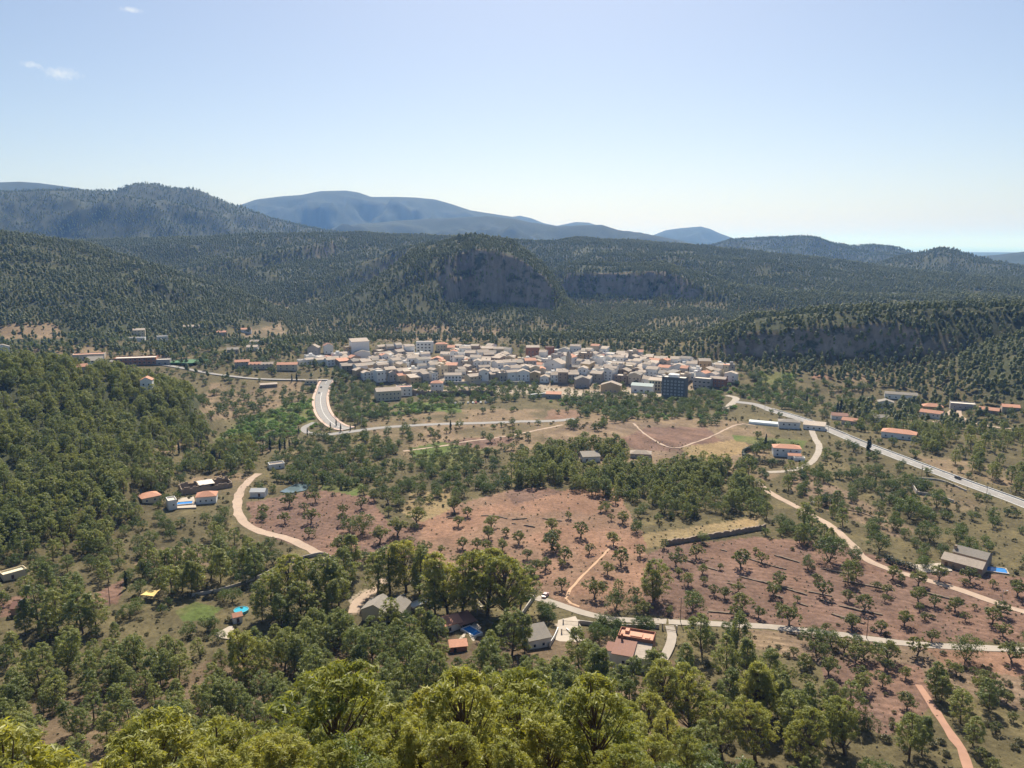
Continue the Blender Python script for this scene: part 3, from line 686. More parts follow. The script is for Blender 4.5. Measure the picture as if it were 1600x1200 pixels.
_win_cache = {}
def window(parent, x, z, w, h, face='f', hw=0, hd=0, frame=None, door=False, bare=False):
    """frame with a pane set back in it, on the front, right or left wall"""
    fm = frame or FRAME_W
    key = (round(w, 2), round(h, 2), fm.name, door, bare)
    if key not in _win_cache:
        a = MB(); t = .3 if bare else .09
        for b in ((-w/2, -w/2+t, 0, h), (w/2-t, w/2, 0, h), (-w/2+t, w/2-t, h-t, h), (-w/2+t, w/2-t, 0, t)): a.box(b[0], b[1], -.05, .04, b[2], b[3])
        if not door: a.box(-w/2-.1, w/2+.1, -.14, -.05, -.07, .0)
        p = MB().box(-w/2+t, w/2-t, -.018, .03, t, h-t)
        _win_cache[key] = (mesh_py('window', a.v, a.f, fm), mesh_py('pane', p.v, p.f, FRAME_B if door else GLASS))
    m0, m1 = _win_cache[key]
    loc, rz = {'f': ((x, -hd, z), 0), 'r': ((hw, x, z), math.pi / 2), 'l': ((-hw, x, z), -math.pi / 2)}[face]
    o = link('door' if door else 'window', m0, parent, loc, rz)
    link('panel' if door else 'pane', m1, o)
    return o
def roof_mesh(kind, w, d, h, rise, over=.35, th=.16, axis='x'):
    m = MB()
    if kind == 'gable':
        W, D = (w, d) if axis == 'x' else (d, w)
        k = rise / (D / 2); e = over
        pr = [(-D/2-e, h-k*e), (0, h+rise), (D/2+e, h-k*e)]
        pts = [(p[0], p[1]+.02) for p in pr] + [(p[0], p[1]+.02+th) for p in pr]
        L = W/2 + over * .7; v = []
        for xx in (-L, L):
            for (yy, zz) in pts: v.append((xx, yy, zz) if axis == 'x' else (-yy, xx, zz))
        f = [(0,1,7,6),(1,2,8,7),(3,9,10,4),(4,10,11,5),(0,6,9,3),(2,5,11,8),(0,3,4,1),(1,4,5,2),(6,7,10,9),(7,8,11,10)]
        m.add(v, f)
    elif kind == 'hip':
        e = over; W, D = w/2+e, d/2+e; rl = max(W - D, .05) if W > D else .05; rd = max(D - W, .0) if D > W else 0.0
        v = [(-W,-D,h),(W,-D,h),(W,D,h),(-W,D,h),(-W,-D,h+th),(W,-D,h+th),(W,D,h+th),(-W,D,h+th),(-rl,-rd,h+rise),(rl,-rd,h+rise),(rl,rd+.02,h+rise),(-rl,rd+.02,h+rise)]
        v = [(a, b, c + .02) for a, b, c in v]
        f = [(0,3,2,1),(0,1,5,4),(1,2,6,5),(2,3,7,6),(3,0,4,7),(4,5,9,8),(5,6,10,9),(6,7,11,10),(7,4,8,11),(8,9,10,11)]
        m.add(v, f)
    elif kind == 'shed':
        e = over; v = []
        for xx in (-w/2-e, w/2+e):
            for (yy, zz) in ((-d/2-e, h-.05), (d/2+e, h+rise+.05), (-d/2-e, h-.05+th), (d/2+e, h+rise+.05+th)): v.append((xx, yy, zz+.03))
        m.add(v, [(0,1,5,4),(2,6,7,3),(0,4,6,2),(1,3,7,5),(0,2,3,1),(4,5,7,6)])
    elif kind == 'flat':
        m.box(-w/2+.22, w/2-.22, -d/2+.22, d/2-.22, h-.12, h+.02)
    return m
def wall_mesh(kind, w, d, h, rise, axis='x', low=-2.5):
    m = MB(); W, D = w/2, d/2
    if kind == 'gable':
        a = [(-W,-D,low),(W,-D,low),(W,D,low),(-W,D,low),(-W,-D,h),(W,-D,h),(W,D,h),(-W,D,h)]
        if axis == 'x': m.add(a + [(-W,0,h+rise),(W,0,h+rise)], [(0,1,5,4),(2,3,7,6),(1,2,6,9,5),(3,0,4,8,7),(4,5,9,8),(6,7,8,9)])
        else: m.add(a + [(0,-D,h+rise),(0,D,h+rise)], [(1,2,6,5),(3,0,4,7),(0,1,5,8,4),(2,3,7,9,6),(5,6,9,8),(7,4,8,9)])
    elif kind == 'shed':
        m.add([(-W,-D,low),(W,-D,low),(W,D,low),(-W,D,low),(-W,-D,h),(W,-D,h),(W,D,h+rise),(-W,D,h+rise)], [(0,1,5,4),(1,2,6,5),(2,3,7,6),(3,0,4,7),(4,5,6,7)])
    elif kind == 'flat':
        t = .22; hp = h + .7
        for b in ((-W, W, -D, -D+t), (-W, W, D-t, D), (-W, -W+t, -D+t, D-t), (W-t, W, -D+t, D-t)): m.box(*b, low, hp)
    else: m.box(-W, W, -D, D, low, h)
    return m
def facing(x, y, rot=0.0):
    """turn a thing so that its front looks back at the viewpoint, plus a given turn"""
    return -math.atan2(x, y) + R(rot)
def building(name, px, py, w, d, h, label, cat='house', roof='gable', axis='x', rise=1.4, rot=0.0, wm=None, rm=None, wins=(), wframe=None, protect=True, over=.35, chim=False, group=None, words=None, dist=None, sides=(), wins_scale=1.0, thick=False):
    """a house whose front foot stands on the ground seen at this pixel; wins: (x, z, w, h[, 'door'])"""
    if dist is None: x, y, z = hit(px, py)
    else:
        a = float(ray(px, py)[0]); x, y = dist * math.sin(a), dist * math.cos(a); z = float(gz(x, y))
    a = math.atan2(x, y); x += math.sin(a) * d / 2; y += math.cos(a) * d / 2
    z = float(min(gz(x, y), z)) if dist is None else z
    rz = facing(x, y, rot)
    o = empty(name, (x, y, z), rz); tag(o, label, cat, group)
    wall_mesh(roof, w, d, h, rise, axis).build('wall', wm or WHITE, o)
    r_ = roof_mesh(roof, w, d, h, rise, over, .16, axis).build('roof', rm or TILE, o)
    for q in wins: window(o, q[0] * wins_scale, q[1], q[2], q[3], 'f', w/2, d/2, wframe, len(q) > 4, thick)
    for q in sides: window(o, q[1] * wins_scale, q[2], q[3], q[4], q[0], w/2, d/2, wframe)
    if chim:
        c = MB().box(-.35, .35, -.35, .35, 0, 1.5).box(-.45, .45, -.45, .45, 1.5, 1.62)
        c.build('chimney', wm or WHITE, r_, (w * .22, d * .15, h + rise * .55))
    if protect:
        P = [project(x + sx * max(w, d) * .5, y, z + zz) for sx in (-1, 1) for zz in (0, h + rise)]
        PROTECT.append((min(p[0] for p in P) - 2, max(p[0] for p in P) + 2, min(p[1] for p in P), max(p[1] for p in P) - 2, math.hypot(x, y)))
    LAND.append((x, y, z, words or 'the ' + ' '.join(label.split()[:6]), max(w, d) * .62))
    return o
def ext(o, name, x, y, z, w, d, h, wm, rm, roof='gable', axis='x', rise=1.2, over=.3, wins=()):
    """a wing joined to a house: wall and roof are further parts of it"""
    e = wall_mesh(roof, w, d, h, rise, axis); e.build('wall', wm, o, (x, y, z))
    roof_mesh(roof, w, d, h, rise, over, .16, axis).build('roof', rm, o, (x, y, z))
    for q in wins: window(o, x + q[0], z + q[1], q[2], q[3], 'f', 0, -(y - d/2))
def slab(name, pix, mat, label=None, cat=None, up=.12, kind=None, thick=.25, words=None):
    """paved or water area with corners at photo pixels on the ground"""
    p = [hit(*q) for q in pix]; n = len(p)
    zt = float(np.mean([q[2] for q in p])) + up + .25
    c = np.mean([q[:2] for q in p], 0)
    v = [(q[0]-c[0], q[1]-c[1], 0) for q in p] + [(q[0]-c[0], q[1]-c[1], -thick-1.0) for q in p]
    f = [tuple(range(n))] + [((i+1) % n, i, n+i, n+(i+1) % n) for i in range(n)]
    m = mesh_py(name, v, f, mat)
    import bmesh
    bm = bmesh.new(); bm.from_mesh(m); bmesh.ops.recalc_face_normals(bm, faces=bm.faces[:])
    if sum(fc.normal.z for fc in bm.faces if abs(fc.normal.z) > .5) < 0: bmesh.ops.reverse_faces(bm, faces=bm.faces[:])
    bm.to_mesh(m); bm.free()
    o = link(name, m, None, (c[0], c[1], zt)); tag(o, label, cat, None, kind)
    if words: LAND.append((c[0], c[1], zt, words, 6))
    return o
def pool(px, py, L, W, rot, label, words=None, rim=PAVING, up=0.0, water=None):
    x, y, z = hit(px, py); rz = facing(x, y, rot); z = max(float(gz(x + a_, y + b_)) for a_ in (-L/2, 0, L/2) for b_ in (-W/2, 0, W/2)); o = empty('swimming_pool', (x, y, z + .45 + up), rz); tag(o, label, 'pool')
    r = MB()
    for b in ((-L/2-.5, L/2+.5, -W/2-.5, -W/2), (-L/2-.5, L/2+.5, W/2, W/2+.5), (-L/2-.5, -L/2, -W/2, W/2), (L/2, L/2+.5, -W/2, W/2)): r.box(*b, -1.6, .12)
    r.build('rim', rim, o)
    MB().box(-L/2, L/2, -W/2, W/2, -.9, -.05).build('water', water or POOL, o)
    MB().box(L/2-.05, L/2+.02, -.28, -.22, .1, .8).box(L/2-.05, L/2+.02, -.22, .22, .72, .8).box(L/2-.05, L/2+.02, .22, .28, .1, .8).build('ladder', METAL, o)
    P = [project(x + sx * L * .7, y + sy * W * .7, z) for sx in (-1, 1) for sy in (-1, 1)]
    PROTECT.append((min(p[0] for p in P) - 3, max(p[0] for p in P) + 3, min(p[1] for p in P) - 2, max(p[1] for p in P) + 3, math.hypot(x, y)))
    LAND.append((x, y, z, words or 'the pool', max(L, W) * .7)); return o

# ------------------------------------------------------------------ roads and tracks
ASPH = plain('asphalt_worn', (.20, .19, .18), .9, .22, .25); ASPH_PALE = plain('asphalt_pale', (.25, .235, .22), .9, .22, .25)
DIRT = plain('dirt_track', (.38, .285, .215), .95, .3, .35, .3); DIRT_RED = plain('red_dirt', (.37, .215, .15), .95, .3, .35, .3)
CONCR = plain('concrete_track', (.34, .295, .245), .92, .25, .3); PAINT = plain('road_paint', (.75, .75, .72), .7, .15, 1.0)
def smooth_path(pix, step=4.0, pts=None):
    P = np.array([hit(*q)[:2] for q in pix]) if pts is None else np.asarray(pts, float)
    P = np.vstack([2 * P[0] - P[1], P, 2 * P[-1] - P[-2]]); out = []
    for i in range(1, len(P) - 2):
        p0, p1, p2, p3 = P[i-1:i+3]; n = max(2, int(np.linalg.norm(p2 - p1) / step))
        for t in np.arange(n) / n:
            out.append(.5 * ((2*p1) + (-p0+p2)*t + (2*p0-5*p1+4*p2-p3)*t*t + (-p0+3*p1-3*p2+p3)*t**3))
    out.append(P[-2]); return np.array(out)
def offset(path, d):
    t = np.gradient(path, axis=0); t /= np.linalg.norm(t, axis=1)[:, None] + 1e-9
    return path + np.stack([t[:, 1], -t[:, 0]], 1) * d
ROADS = []
def strip(name, path, w, mat, up, kind='structure', off=0.0, thick=.4, parent=None, wob=0.0):
    """a band of constant width laid over the ground, level across"""
    c = offset(path, off) if off else path
    z = np.maximum(np.maximum(gz(c[:, 0], c[:, 1]), gz(*offset(path, off + w/2).T)), gz(*offset(path, off - w/2).T))
    z = np.convolve(np.pad(z, 3, 'edge'), np.ones(7) / 7, 'valid') + up
    z = np.maximum(z, gz(c[:, 0], c[:, 1]) + up)
    g = np.random.default_rng(len(path)); wl_ = w/2 + (g.normal(size=len(path)) * wob if wob else 0); wr_ = w/2 + (g.normal(size=len(path)) * wob if wob else 0)
    t = np.gradient(path, axis=0); t /= np.linalg.norm(t, axis=1)[:, None] + 1e-9; nrm = np.stack([t[:, 1], -t[:, 0]], 1)
    A = c - nrm * np.reshape(wl_, (-1, 1)) if wob else c - nrm * w/2
    B = c + nrm * np.reshape(wr_, (-1, 1)) if wob else c + nrm * w/2
    n = len(c)
    V = np.concatenate([np.column_stack([A, z]), np.column_stack([B, z]), np.column_stack([A, z - thick]), np.column_stack([B, z - thick])])
    i = np.arange(n - 1)
    Fq = np.concatenate([np.stack([i, n+i, n+i+1, i+1], 1), np.stack([i, i+1, 2*n+i+1, 2*n+i], 1), np.stack([n+i, 3*n+i, 3*n+i+1, n+i+1], 1)])
    o = link(name, mesh_np(name, V, Fq, mat), parent)
    if parent is None: tag(o, kind=kind)
    return o, z
def road(name, pix, w, mat, up=.10, keep=None, wob=0.0):
    p = smooth_path(pix); o, z = strip(name, p, w, mat, up, wob=wob)
    ROADS.append((p, (w / 2 + 2.2) if keep is None else keep)); return o, p, z
_, HWY, HWZ = road('main_road', [(1720,842),(1600,789),(1500,752),(1400,714),(1340,691),(1300,674),(1270,662),(1240,652),(1200,640)], 8.4, ASPH_PALE, .16, 7.5)
for nm, off in (('edge_line', -3.9), ('edge_line', 3.9)): strip(nm, HWY, .32, PAINT, .168, off=off, thick=.004)
for k in range(2, len(HWY) - 4, 4): strip('centre_dash', HWY[k:k+2], .22, PAINT, .168, thick=.004)
_, BRR, BRZ = road('bridge_road', [(512,594),(506,606),(501,622),(503,640),(512,655),(528,667),(545,671)], 9.5, ASPH_PALE, .5, 7)
strip('centre_line', BRR, .25, PAINT, .508, thick=.004)
for s in (-6.1, 6.1): strip('pavement', BRR, 2.2, plain('pink_pavement', (.50, .36, .29), .9, .2, .4), .62, off=s, thick=2.5)
road('valley_road', [(505,680),(545,675),(600,668),(680,663),(760,661),(860,658),(900,655)], 7.0, ASPH_PALE, .14)
road('lane', [(505,680),(480,676),(476,668),(492,660)], 5.0, ASPH_PALE, .13)
road('dirt_track', [(404,740),(388,752),(374,772),(371,795),(380,815),(402,829),(450,842),(492,862),(522,876)], 4.6, DIRT, .12, wob=.25)
road('lower_lane', [(838,934),(870,944),(905,956),(960,968),(1060,973),(1180,978),(1300,990),(1420,1006),(1600,1016),(1700,1024)], 3.8, CONCR, .12, wob=.15)
road('farm_lane', [(1262,660),(1273,684),(1280,700),(1268,722),(1238,735),(1200,738)], 4.2, CONCR, .14, wob=.15)
road('orchard_track', [(1178,748),(1200,768),(1250,795),(1298,822),(1330,850),(1352,873),(1390,890),(1440,904),(1500,922),(1560,944),(1660,975)], 4.0, DIRT, .13, wob=.25)
road('footpath', [(1435,1070),(1455,1100),(1480,1140),(1500,1170),(1515,1205)], 2.6, DIRT_RED, .07, wob=.3)
road('field_path', [(905,948),(885,935),(905,905),(930,880),(960,850)], 1.1, plain('worn_earth', (.46, .30, .19), .95, .3, .5), .05, .5, .2)
road('field_path', [(630,705),(690,697),(730,690),(790,682),(840,672),(880,664)], 2.2, DIRT, .08, wob=.25)
road('field_path', [(990,662),(1010,680),(1050,700),(1090,690),(1150,664),(1180,665)], 1.6, DIRT, .08, wob=.25)
road('driveway', [(602,905),(585,922),(560,940),(552,958)], 4.5, DIRT, .10, wob=.4)
road('driveway', [(1046,978),(1050,995),(1046,1012),(1036,1030)], 3.2, CONCR, .10)
road('driveway', [(893,968),(890,982),(884,996)], 6.0, PAVING, .10)
road('hill_road', [(1460,660),(1495,635),(1500,650),(1520,660),(1560,668),(1640,672)], 3.6, DIRT, .12)
road('village_street', [(1150,628),(1180,632),(1205,641)], 9.0, ASPH_PALE, .12)
road('village_street', [(1130,640),(1142,632),(1150,622),(1135,618)], 6.0, CONCR, .12)
road('plateau_street', [(130,562),(250,570),(330,584),(400,592),(470,594),(512,594)], 6.0, ASPH_PALE, .14)
# white barrier and posts along the far side of the main road
def barrier():
    o = empty('road_barrier', (*HWY[10], float(gz(*HWY[10])))); tag(o, 'long white concrete barrier along the far edge of the main road', 'barrier')
    base = np.array(o.location)
    p = offset(HWY, 5.0); z = gz(p[:, 0], p[:, 1]); n = len(p)
    z = np.maximum(z, HWZ - .2)
    b, _ = strip('wall', p, .35, plain('barrier_white', (.72, .70, .66), .8, .18, .5), .75, thick=1.5)
    b.parent = o; b.location = (-base[0], -base[1], -base[2]); del b['kind']
    pm = MB().box(-.07, .07, -.07, .07, 0, 1.15); me = mesh_py('post', pm.v, pm.f, METAL)
    for k in range(0, n, 4): link('post', me, o, (p[k, 0] - base[0], p[k, 1] - base[1], z[k] - base[2]))
barrier()

# ------------------------------------------------------------------ the woods on the hills, far beyond counting
def jitter_grid(r0, r1, s, g):
    x = np.arange(-r1 * .66, r1 * .66, s); y = np.arange(r0 * .72, r1, s)
    X, Y = np.meshgrid(x, y); X = X.ravel() + g.uniform(-.48, .48, X.size) * s; Y = Y.ravel() + g.uniform(-.48, .48, Y.size) * s
    r = np.hypot(X, Y); a = np.arctan2(X, Y)
    k = (r > r0) & (r <= r1) & (np.abs(a) < R(38.5))
    return X[k], Y[k]
def grid_lookup(arr, x, y):
    az, r = np.arctan2(x, y), np.hypot(x, y)
    i = np.clip(np.searchsorted(azs, az), 0, NA - 1); j = np.clip(np.searchsorted(rs, r), 0, NR - 1)
    return arr[i, j]
def seen(x, y, z, h=9.0, margin=.004):
    r = np.hypot(x, y); az = np.arctan2(x, y)
    i = np.clip(np.searchsorted(azs, az), 0, NA - 1); j = np.clip(np.searchsorted(rs, r) - 3, 0, NR - 1)
    return (z + h - CAMZ) / r > TEMAX[i, j] - margin
def far_forest():
    g = np.random.default_rng(5); out = []
    for r0, r1, s, sc in ((1060, 1700, 5.1, .95), (1700, 2600, 6.0, 1.0), (2600, 4600, 10.0, 1.2)):
        x, y = jitter_grid(r0, r1, s, g); z = gz(x, y); r = np.hypot(x, y)
        k = seen(x, y, z); x, y, z, r = x[k], y[k], z[k], r[k]
        cl = grid_lookup(CL, x, y)
        n = fbm(x / 120, y / 120, 201, 3); n2_ = fbm(x / 35, y / 35, 203, 2)
        prob = np.clip(.60 + (n - .34) * 3.0, .35, .98) * np.clip(.55 + (n2_ - .3) * 2.4, .35, 1)
        prob = np.where(cl > .3, .38, prob)
        az = np.arctan2(x, y); prob = np.where((r > 3300) & (z > 240), prob * .6, prob)
        prob = np.where((r < 1250) & (z < 26), prob * .8, prob)
        px, py, _ = project(x, y, z)
        for poly in ([(1015,496),(1130,496),(1140,512),(1010,512)], [(620,510),(780,512),(790,532),(610,534)], [(380,505),(450,503),(455,530),(380,535)]):
            prob = np.where(in_poly(px, py, poly), prob * .38, prob)
        k = g.uniform(size=len(x)) < prob
        x, y, z = x[k], y[k], z[k]
        size = sc * g.uniform(.62, 1.12, len(x)) * (.55 + .85 * fbm(x / 45, y / 45, 207, 3)) * np.where(g.uniform(size=len(x)) < .08, 1.3, 1.0)
        which = g.choice(STUFF['pine_far'], len(x))
        out.append(np.stack([x, y, z - .3, size, g.uniform(0, 6.28, len(x)), which], 1))
    P = np.concatenate(out)
    return scatter_instances('pine_forest', P, 'dense pine forest covering the hills behind the village as one mass', 'forest')

# ------------------------------------------------------------------ villas and farms in the valley
W_ = lambda xs, z, w=1.0, h=1.2: [(x, z, w, h) for x in xs]
# cream villa with two grey gables
o = building('villa', 592, 972, 9.5, 9.0, 4.4, 'cream villa with two dark-edged grey gable roofs among the foreground pines', 'villa', 'gable', 'y', 2.3, -24, CREAM, TILE_GREY, [(1.9, 1.0, 1.1, 1.2)], FRAME_B, words='the cream villa with grey gables')
ext(o, 'wing', 6.6, 1.6, 0, 7.5, 9.0, 4.1, CREAM, TILE_GREY, 'gable', 'y', 2.2, .35, [(-1.2, 1.0, 1.0, 1.1)])
for xx in (-5.05, -.02, 2.6, 10.6):
    pass
MB().box(-.8, .8, -.25, .25, 0, 3.0).box(-1.0, 1.0, -.4, .4, 3.0, 3.15).build('porch', CREAM, o, (11.2, -3.6, 0))
pool(653, 944, 7.0, 3.2, 40, 'pale covered pool beside the cream villa with grey gables', 'the pale pool beside the cream villa', PAVING, 0, plain('pool_cover', (.42, .46, .48), .5, .1))
# red-roofed house with the maroon verandah
o = building('house', 702, 988, 6.8, 7.0, 3.0, 'low house with bright terracotta roof and maroon verandah beside a small pool', 'house', 'gable', 'x', 1.4, 28, WHITE, TILE, W_([-1.5], .9), FRAME_B, words='the house with the maroon verandah')
v = roof_mesh('shed', 6.4, 6.6, 2.5, 1.0, .3).build('verandah_roof', TILE_DARK, o, (5.2, -1.6, 0))
for xx, yy in ((2.4, -4.6), (5.2, -4.6), (8.1, -4.6), (8.1, 1.2)): MB().box(-.1, .1, -.1, .1, -1.0, 2.5 if yy < 0 else 3.4).build('post', FRAME_B, o, (xx, yy, 0))
slab('terrace', [(716, 1000), (742, 976), (752, 985), (735, 1010), (722, 1008)], PAVING, 'pale paved terrace round the small blue pool by the maroon verandah', 'terrace', .10)
pool(737, 988, 6.4, 3.2, -52, 'small blue rectangular pool with white rim beside the maroon verandah', 'the small blue pool', FRAME_W)
building('shed', 716, 1019, 5.6, 3.2, 2.1, 'small open shed with flat red tiled roof below the small blue pool', 'shed', 'shed', 'x', .7, 6, BRICK, TILE, [(-1.2, .2, 1.0, 1.6)], FRAME_B, words='the small red-roofed shed')
# white house with roof terrace
o = building('house', 975, 1047, 6.2, 8.5, 5.6, 'white two-storey house with terracotta roof terrace and brown tiled lower roof', 'house', 'shed', 'x', 1.0, -10, WHITE, TILE_DARK, [(.4, 2.9, .9, .8), (1.8, 1.9, 1.0, 2.0)], FRAME_B, words='the white house with the roof terrace')
ext(o, 'wing', 5.6, .6, 0, 5.0, 7.6, 4.9, WHITE, TILE_OLD, 'shed', 'x', 1.3, .15)
ext(o, 'terrace', 2.6, 7.2, 0, 11.4, 6.0, 6.9, BRICK, TERRACE, 'flat')
MB().box(-1.9, 1.9, -1.4, 1.4, 0, .35).box(-3.9, -2.6, .2, 2.1, 0, .9).box(2.9, 4.4, -1.8, -.2, 0, .5).build('roof_light', TERRACE, o, (2.6, 7.2, 6.92))
MB().box(-.3, .3, -.3, .3, 0, 2.6).box(-.42, .42, -.42, .42, 2.6, 2.75).build('chimney', BRICK, o, (-1.6, 3.6, 5.9))
ext(o, 'annexe', -4.6, 2.4, 0, 3.2, 4.0, 3.6, WHITE, TILE_DARK, 'shed', 'x', .8, .2)
# white house by the wide gate
o = building('house', 838, 1013, 8.0, 6.5, 3.6, 'white house with sloping grey roof beside the pale gated forecourt', 'house', 'shed', 'x', 2.0, 24, WHITE, TILE_GREY, W_([-2.0, 1.2], 1.0), words='the white house with the grey sloping roof')
slab('forecourt', [(872, 972), (899, 966), (908, 982), (913, 1003), (890, 1006), (868, 1000)], PAVING, 'pale paved forecourt behind the wide metal gate', 'forecourt', .14, words='the pale forecourt')
# right-hand villa with the long pool
o = building('villa', 1505, 893, 15.5, 7.5, 3.2, 'stone villa with weathered brown roof beside a long bright blue pool', 'villa', 'gable', 'x', 1.9, -14, STONE, TILE_OLD, [(-5.8, .2, 1.2, 2.0, 'd'), (-3.0, .9, 1.0, 1.1), (1.0, .9, 1.0, 1.1), (4.6, .9, 1.0, 1.1)], FRAME_B, words='the stone villa with the long pool')
ext(o, 'barn', 0.5, 9.0, .4, 13.0, 8.0, 4.0, STONE, TILE_GREY, 'gable', 'x', 1.9)
MB().box(-.5, .5, -.5, .5, 0, 2.2).build('chimney', STONE, o, (-5.6, 7.0, 4.6))
pool(1552, 891, 9.5, 5.2, 12, 'long bright blue pool beside the stone villa with weathered roof', 'the long blue pool')
slab('terrace', [(1418, 884), (1480, 880), (1488, 893), (1440, 896)], PAVING, 'pale paved terrace in front of the stone villa', 'terrace', .12)
# pair of red-roofed farmhouses on the left with pool between
o = building('farmhouse', 234, 786, 9.5, 8.5, 3.0, 'cream farmhouse with hipped terracotta roof, leftmost of the farm by the dirt track', 'farmhouse', 'hip', 'x', 2.0, 16, CREAM, TILE, W_([-2.5, 1.5], .9), words='the leftmost terracotta farmhouse')
o = building('farmhouse', 324, 787, 10.0, 8.0, 3.8, 'white farmhouse with hipped terracotta roof beside the bend of the dirt track', 'farmhouse', 'hip', 'x', 2.1, -8, WHITE, TILE, W_([-2.8, 0, 2.8], 1.2, .9, 1.0), words='the white farmhouse with terracotta roof')
building('annexe', 269, 797, 4.2, 7.0, 4.6, 'plain white flat-roofed annexe between the two terracotta farmhouses', 'annexe', 'flat', 'x', .0, 8, WHITE, ROOF_PALE, [(.4, 2.2, .9, .9)], words='the white annexe')
slab('terrace', [(277, 796), (279, 780), (303, 778), (307, 795)], PAVING, 'pale pool terrace between white annexe and white farmhouse', 'terrace', .5)
pool(289, 789, 7.5, 4.0, -8, 'pale blue pool between the two terracotta-roofed farmhouses', 'the farmhouse pool', PAVING, .7)
# roofless stone ruin
x, y, z = hit(326, 763); o = empty('stone_ruin', (x, y, z), facing(x, y, 10)); tag(o, 'roofless brown stone farm ruin behind the terracotta farmhouses', 'ruin')
for b, hh in (((-15, 0, -5, -4.5), 4.0), ((0, 12, -5, -4.5), 3.2), ((-15, -14.5, -4.5, 5), 4.6), ((11.5, 12, -4.5, 5), 3.4), ((-14.5, 11.5, 4.5, 5), 4.2), ((-6, -5.5, -4.5, 4.5), 4.4), ((2.4, 2.9, -4.5, 4.5), 4.0)):
    g_ = random.Random(int(hh * 10 + b[0])); m = MB(); L = max(b[1]-b[0], b[3]-b[2]); n = max(2, int(L / 1.5))
    for k in range(n):
        h2 = hh * g_.uniform(.72, 1.05)
        if b[1]-b[0] > b[3]-b[2]: m.box(b[0]+(b[1]-b[0])*k/n, b[0]+(b[1]-b[0])*(k+1)/n, b[2], b[3], -1.5, h2)
        else: m.box(b[0], b[1], b[2]+(b[3]-b[2])*k/n, b[2]+(b[3]-b[2])*(k+1)/n, -1.5, h2)
    m.build('wall', STONE, o)
roof_mesh('flat', 9.0, 9.6, 3.9, 0).build('roof', ROOF_PALE, o, (-1.6, 0, 0))
LAND.append((x, y, z, 'the stone ruin', 16)); PROTECT.append((296, 355, 744, 764, math.hypot(x, y)))
# white villa inside the round hedge
o = building('villa', 1228, 714, 17.0, 9.0, 5.6, 'white two-storey villa with bright orange roof inside a dark clipped hedge', 'villa', 'hip', 'x', 1.9, 8, WHITE, TILE, W_([-6, -2.4, 2.0, 5.6], 3.6, 1.2, 1.1) + W_([-6, 5.6], .8, 1.2, 1.3), words='the white villa in the clipped hedge')
ext(o, 'porch', 4.0, -7.0, -.5, 8.0, 5.0, 2.9, WHITE, TILE, 'gable', 'x', 1.0, .3, [(-1.6, .7, 1.1, 1.1), (1.8, .7, 1.1, 1.1)])
ext(o, 'garage', 6.5, -11.0, -1.0, 6.5, 4.0, 2.6, WHITE, ROOF_PALE, 'flat', wins=[(0, .5, 1.4, 1.2)])
# other houses in the valley, right
building('house', 1232, 670, 15, 9, 5.0, 'greyish white house with low brown roof beside the pale greenhouse', 'house', 'hip', 'x', 1.6, 6, WHITE, TILE_GREY, W_([-4, 0, 4], 2.6, 1.3, 1.2), words='the house beside the greenhouse')
building('house', 1272, 672, 15, 8, 3.4, 'low white house with pinkish tiled roof at the end of the main road', 'house', 'shed', 'x', 1.4, -4, WHITE, TILE_OLD, W_([-4, 0, 4], .9, 1.3, 1.2), words='the low house at the road end')
x, y, z = hit(1203, 664); o = empty('greenhouse', (x, y, z), facing(x, y, -6)); tag(o, 'long pale plastic greenhouse tunnel left of the greyish white house', 'greenhouse')
ths = np.linspace(0, math.pi, 9); m = MB()
for sgn, L0 in ((1, 0),):
    vv = [(xx, 4.0 * math.cos(t), 2.8 * math.sin(t)) for xx in (-15, 15) for t in ths]
    m.add(vv, [(i, i+1, 10+i, 9+i) for i in range(8)] + [tuple(range(8, -1, -1)), tuple(range(9, 18))])
m.build('cover', plain('greenhouse_film', (.50, .56, .56), .4, .12), o)
for k in range(-3, 4):
    rb = MB(); vv = [(k*5+dx, 4.05 * math.cos(t), 2.84 * math.sin(t)) for dx in (-.06, .06) for t in ths]; rb.add(vv, [(i, i+1, 10+i, 9+i) for i in range(8)]); rb.build('hoop', METAL, o)
PROTECT.append((1180, 1228, 655, 668, math.hypot(x, y)))
building('house', 1404, 686, 22, 10, 4.0, 'long house with bright terracotta hipped roof just above the main road', 'house', 'hip', 'x', 2.3, -4, WHITE, TILE, W_([-8, -4, 3, 7], 1.0, 1.3, 1.2), words='the long terracotta house above the road')
building('house', 1328, 664, 11, 8, 3.2, 'small house with orange gable roof beside the lane above the main road', 'house', 'gable', 'x', 1.6, -12, BEIGE, TILE, W_([-2, 2], .9), words='the small orange-roofed house by the lane')
building('house', 1311, 656, 12, 8, 3.2, 'small house with dark red roof, first above the end of the main road', 'house', 'gable', 'x', 1.6, 6, WHITE, TILE_DARK, W_([-2, 2], .9), words='the small dark-red-roofed house')
building('house', 1374, 660, 13, 9, 3.6, 'pale grey-roofed house half hidden by trees behind the long terracotta house', 'house', 'gable', 'x', 1.7, 10, WHITE, TILE_GREY, W_([-3, 2], .9), words='the grey-roofed house')
building('house', 1456, 642, 15, 9, 3.4, 'yellow house with terracotta hipped roof at the foot of the right-hand forest', 'house', 'hip', 'x', 2.2, 12, OCHRE, TILE, W_([-4, 0, 4], .9), words='the yellow house')
building('house', 1455, 654, 16, 8, 4.4, 'white house with two terracotta roofs in front of the yellow house', 'house', 'gable', 'x', 1.7, -10, WHITE, TILE, W_([-5, -1.5, 2, 5], 2.2, 1.2, 1.1), words='the white house before the yellow one')
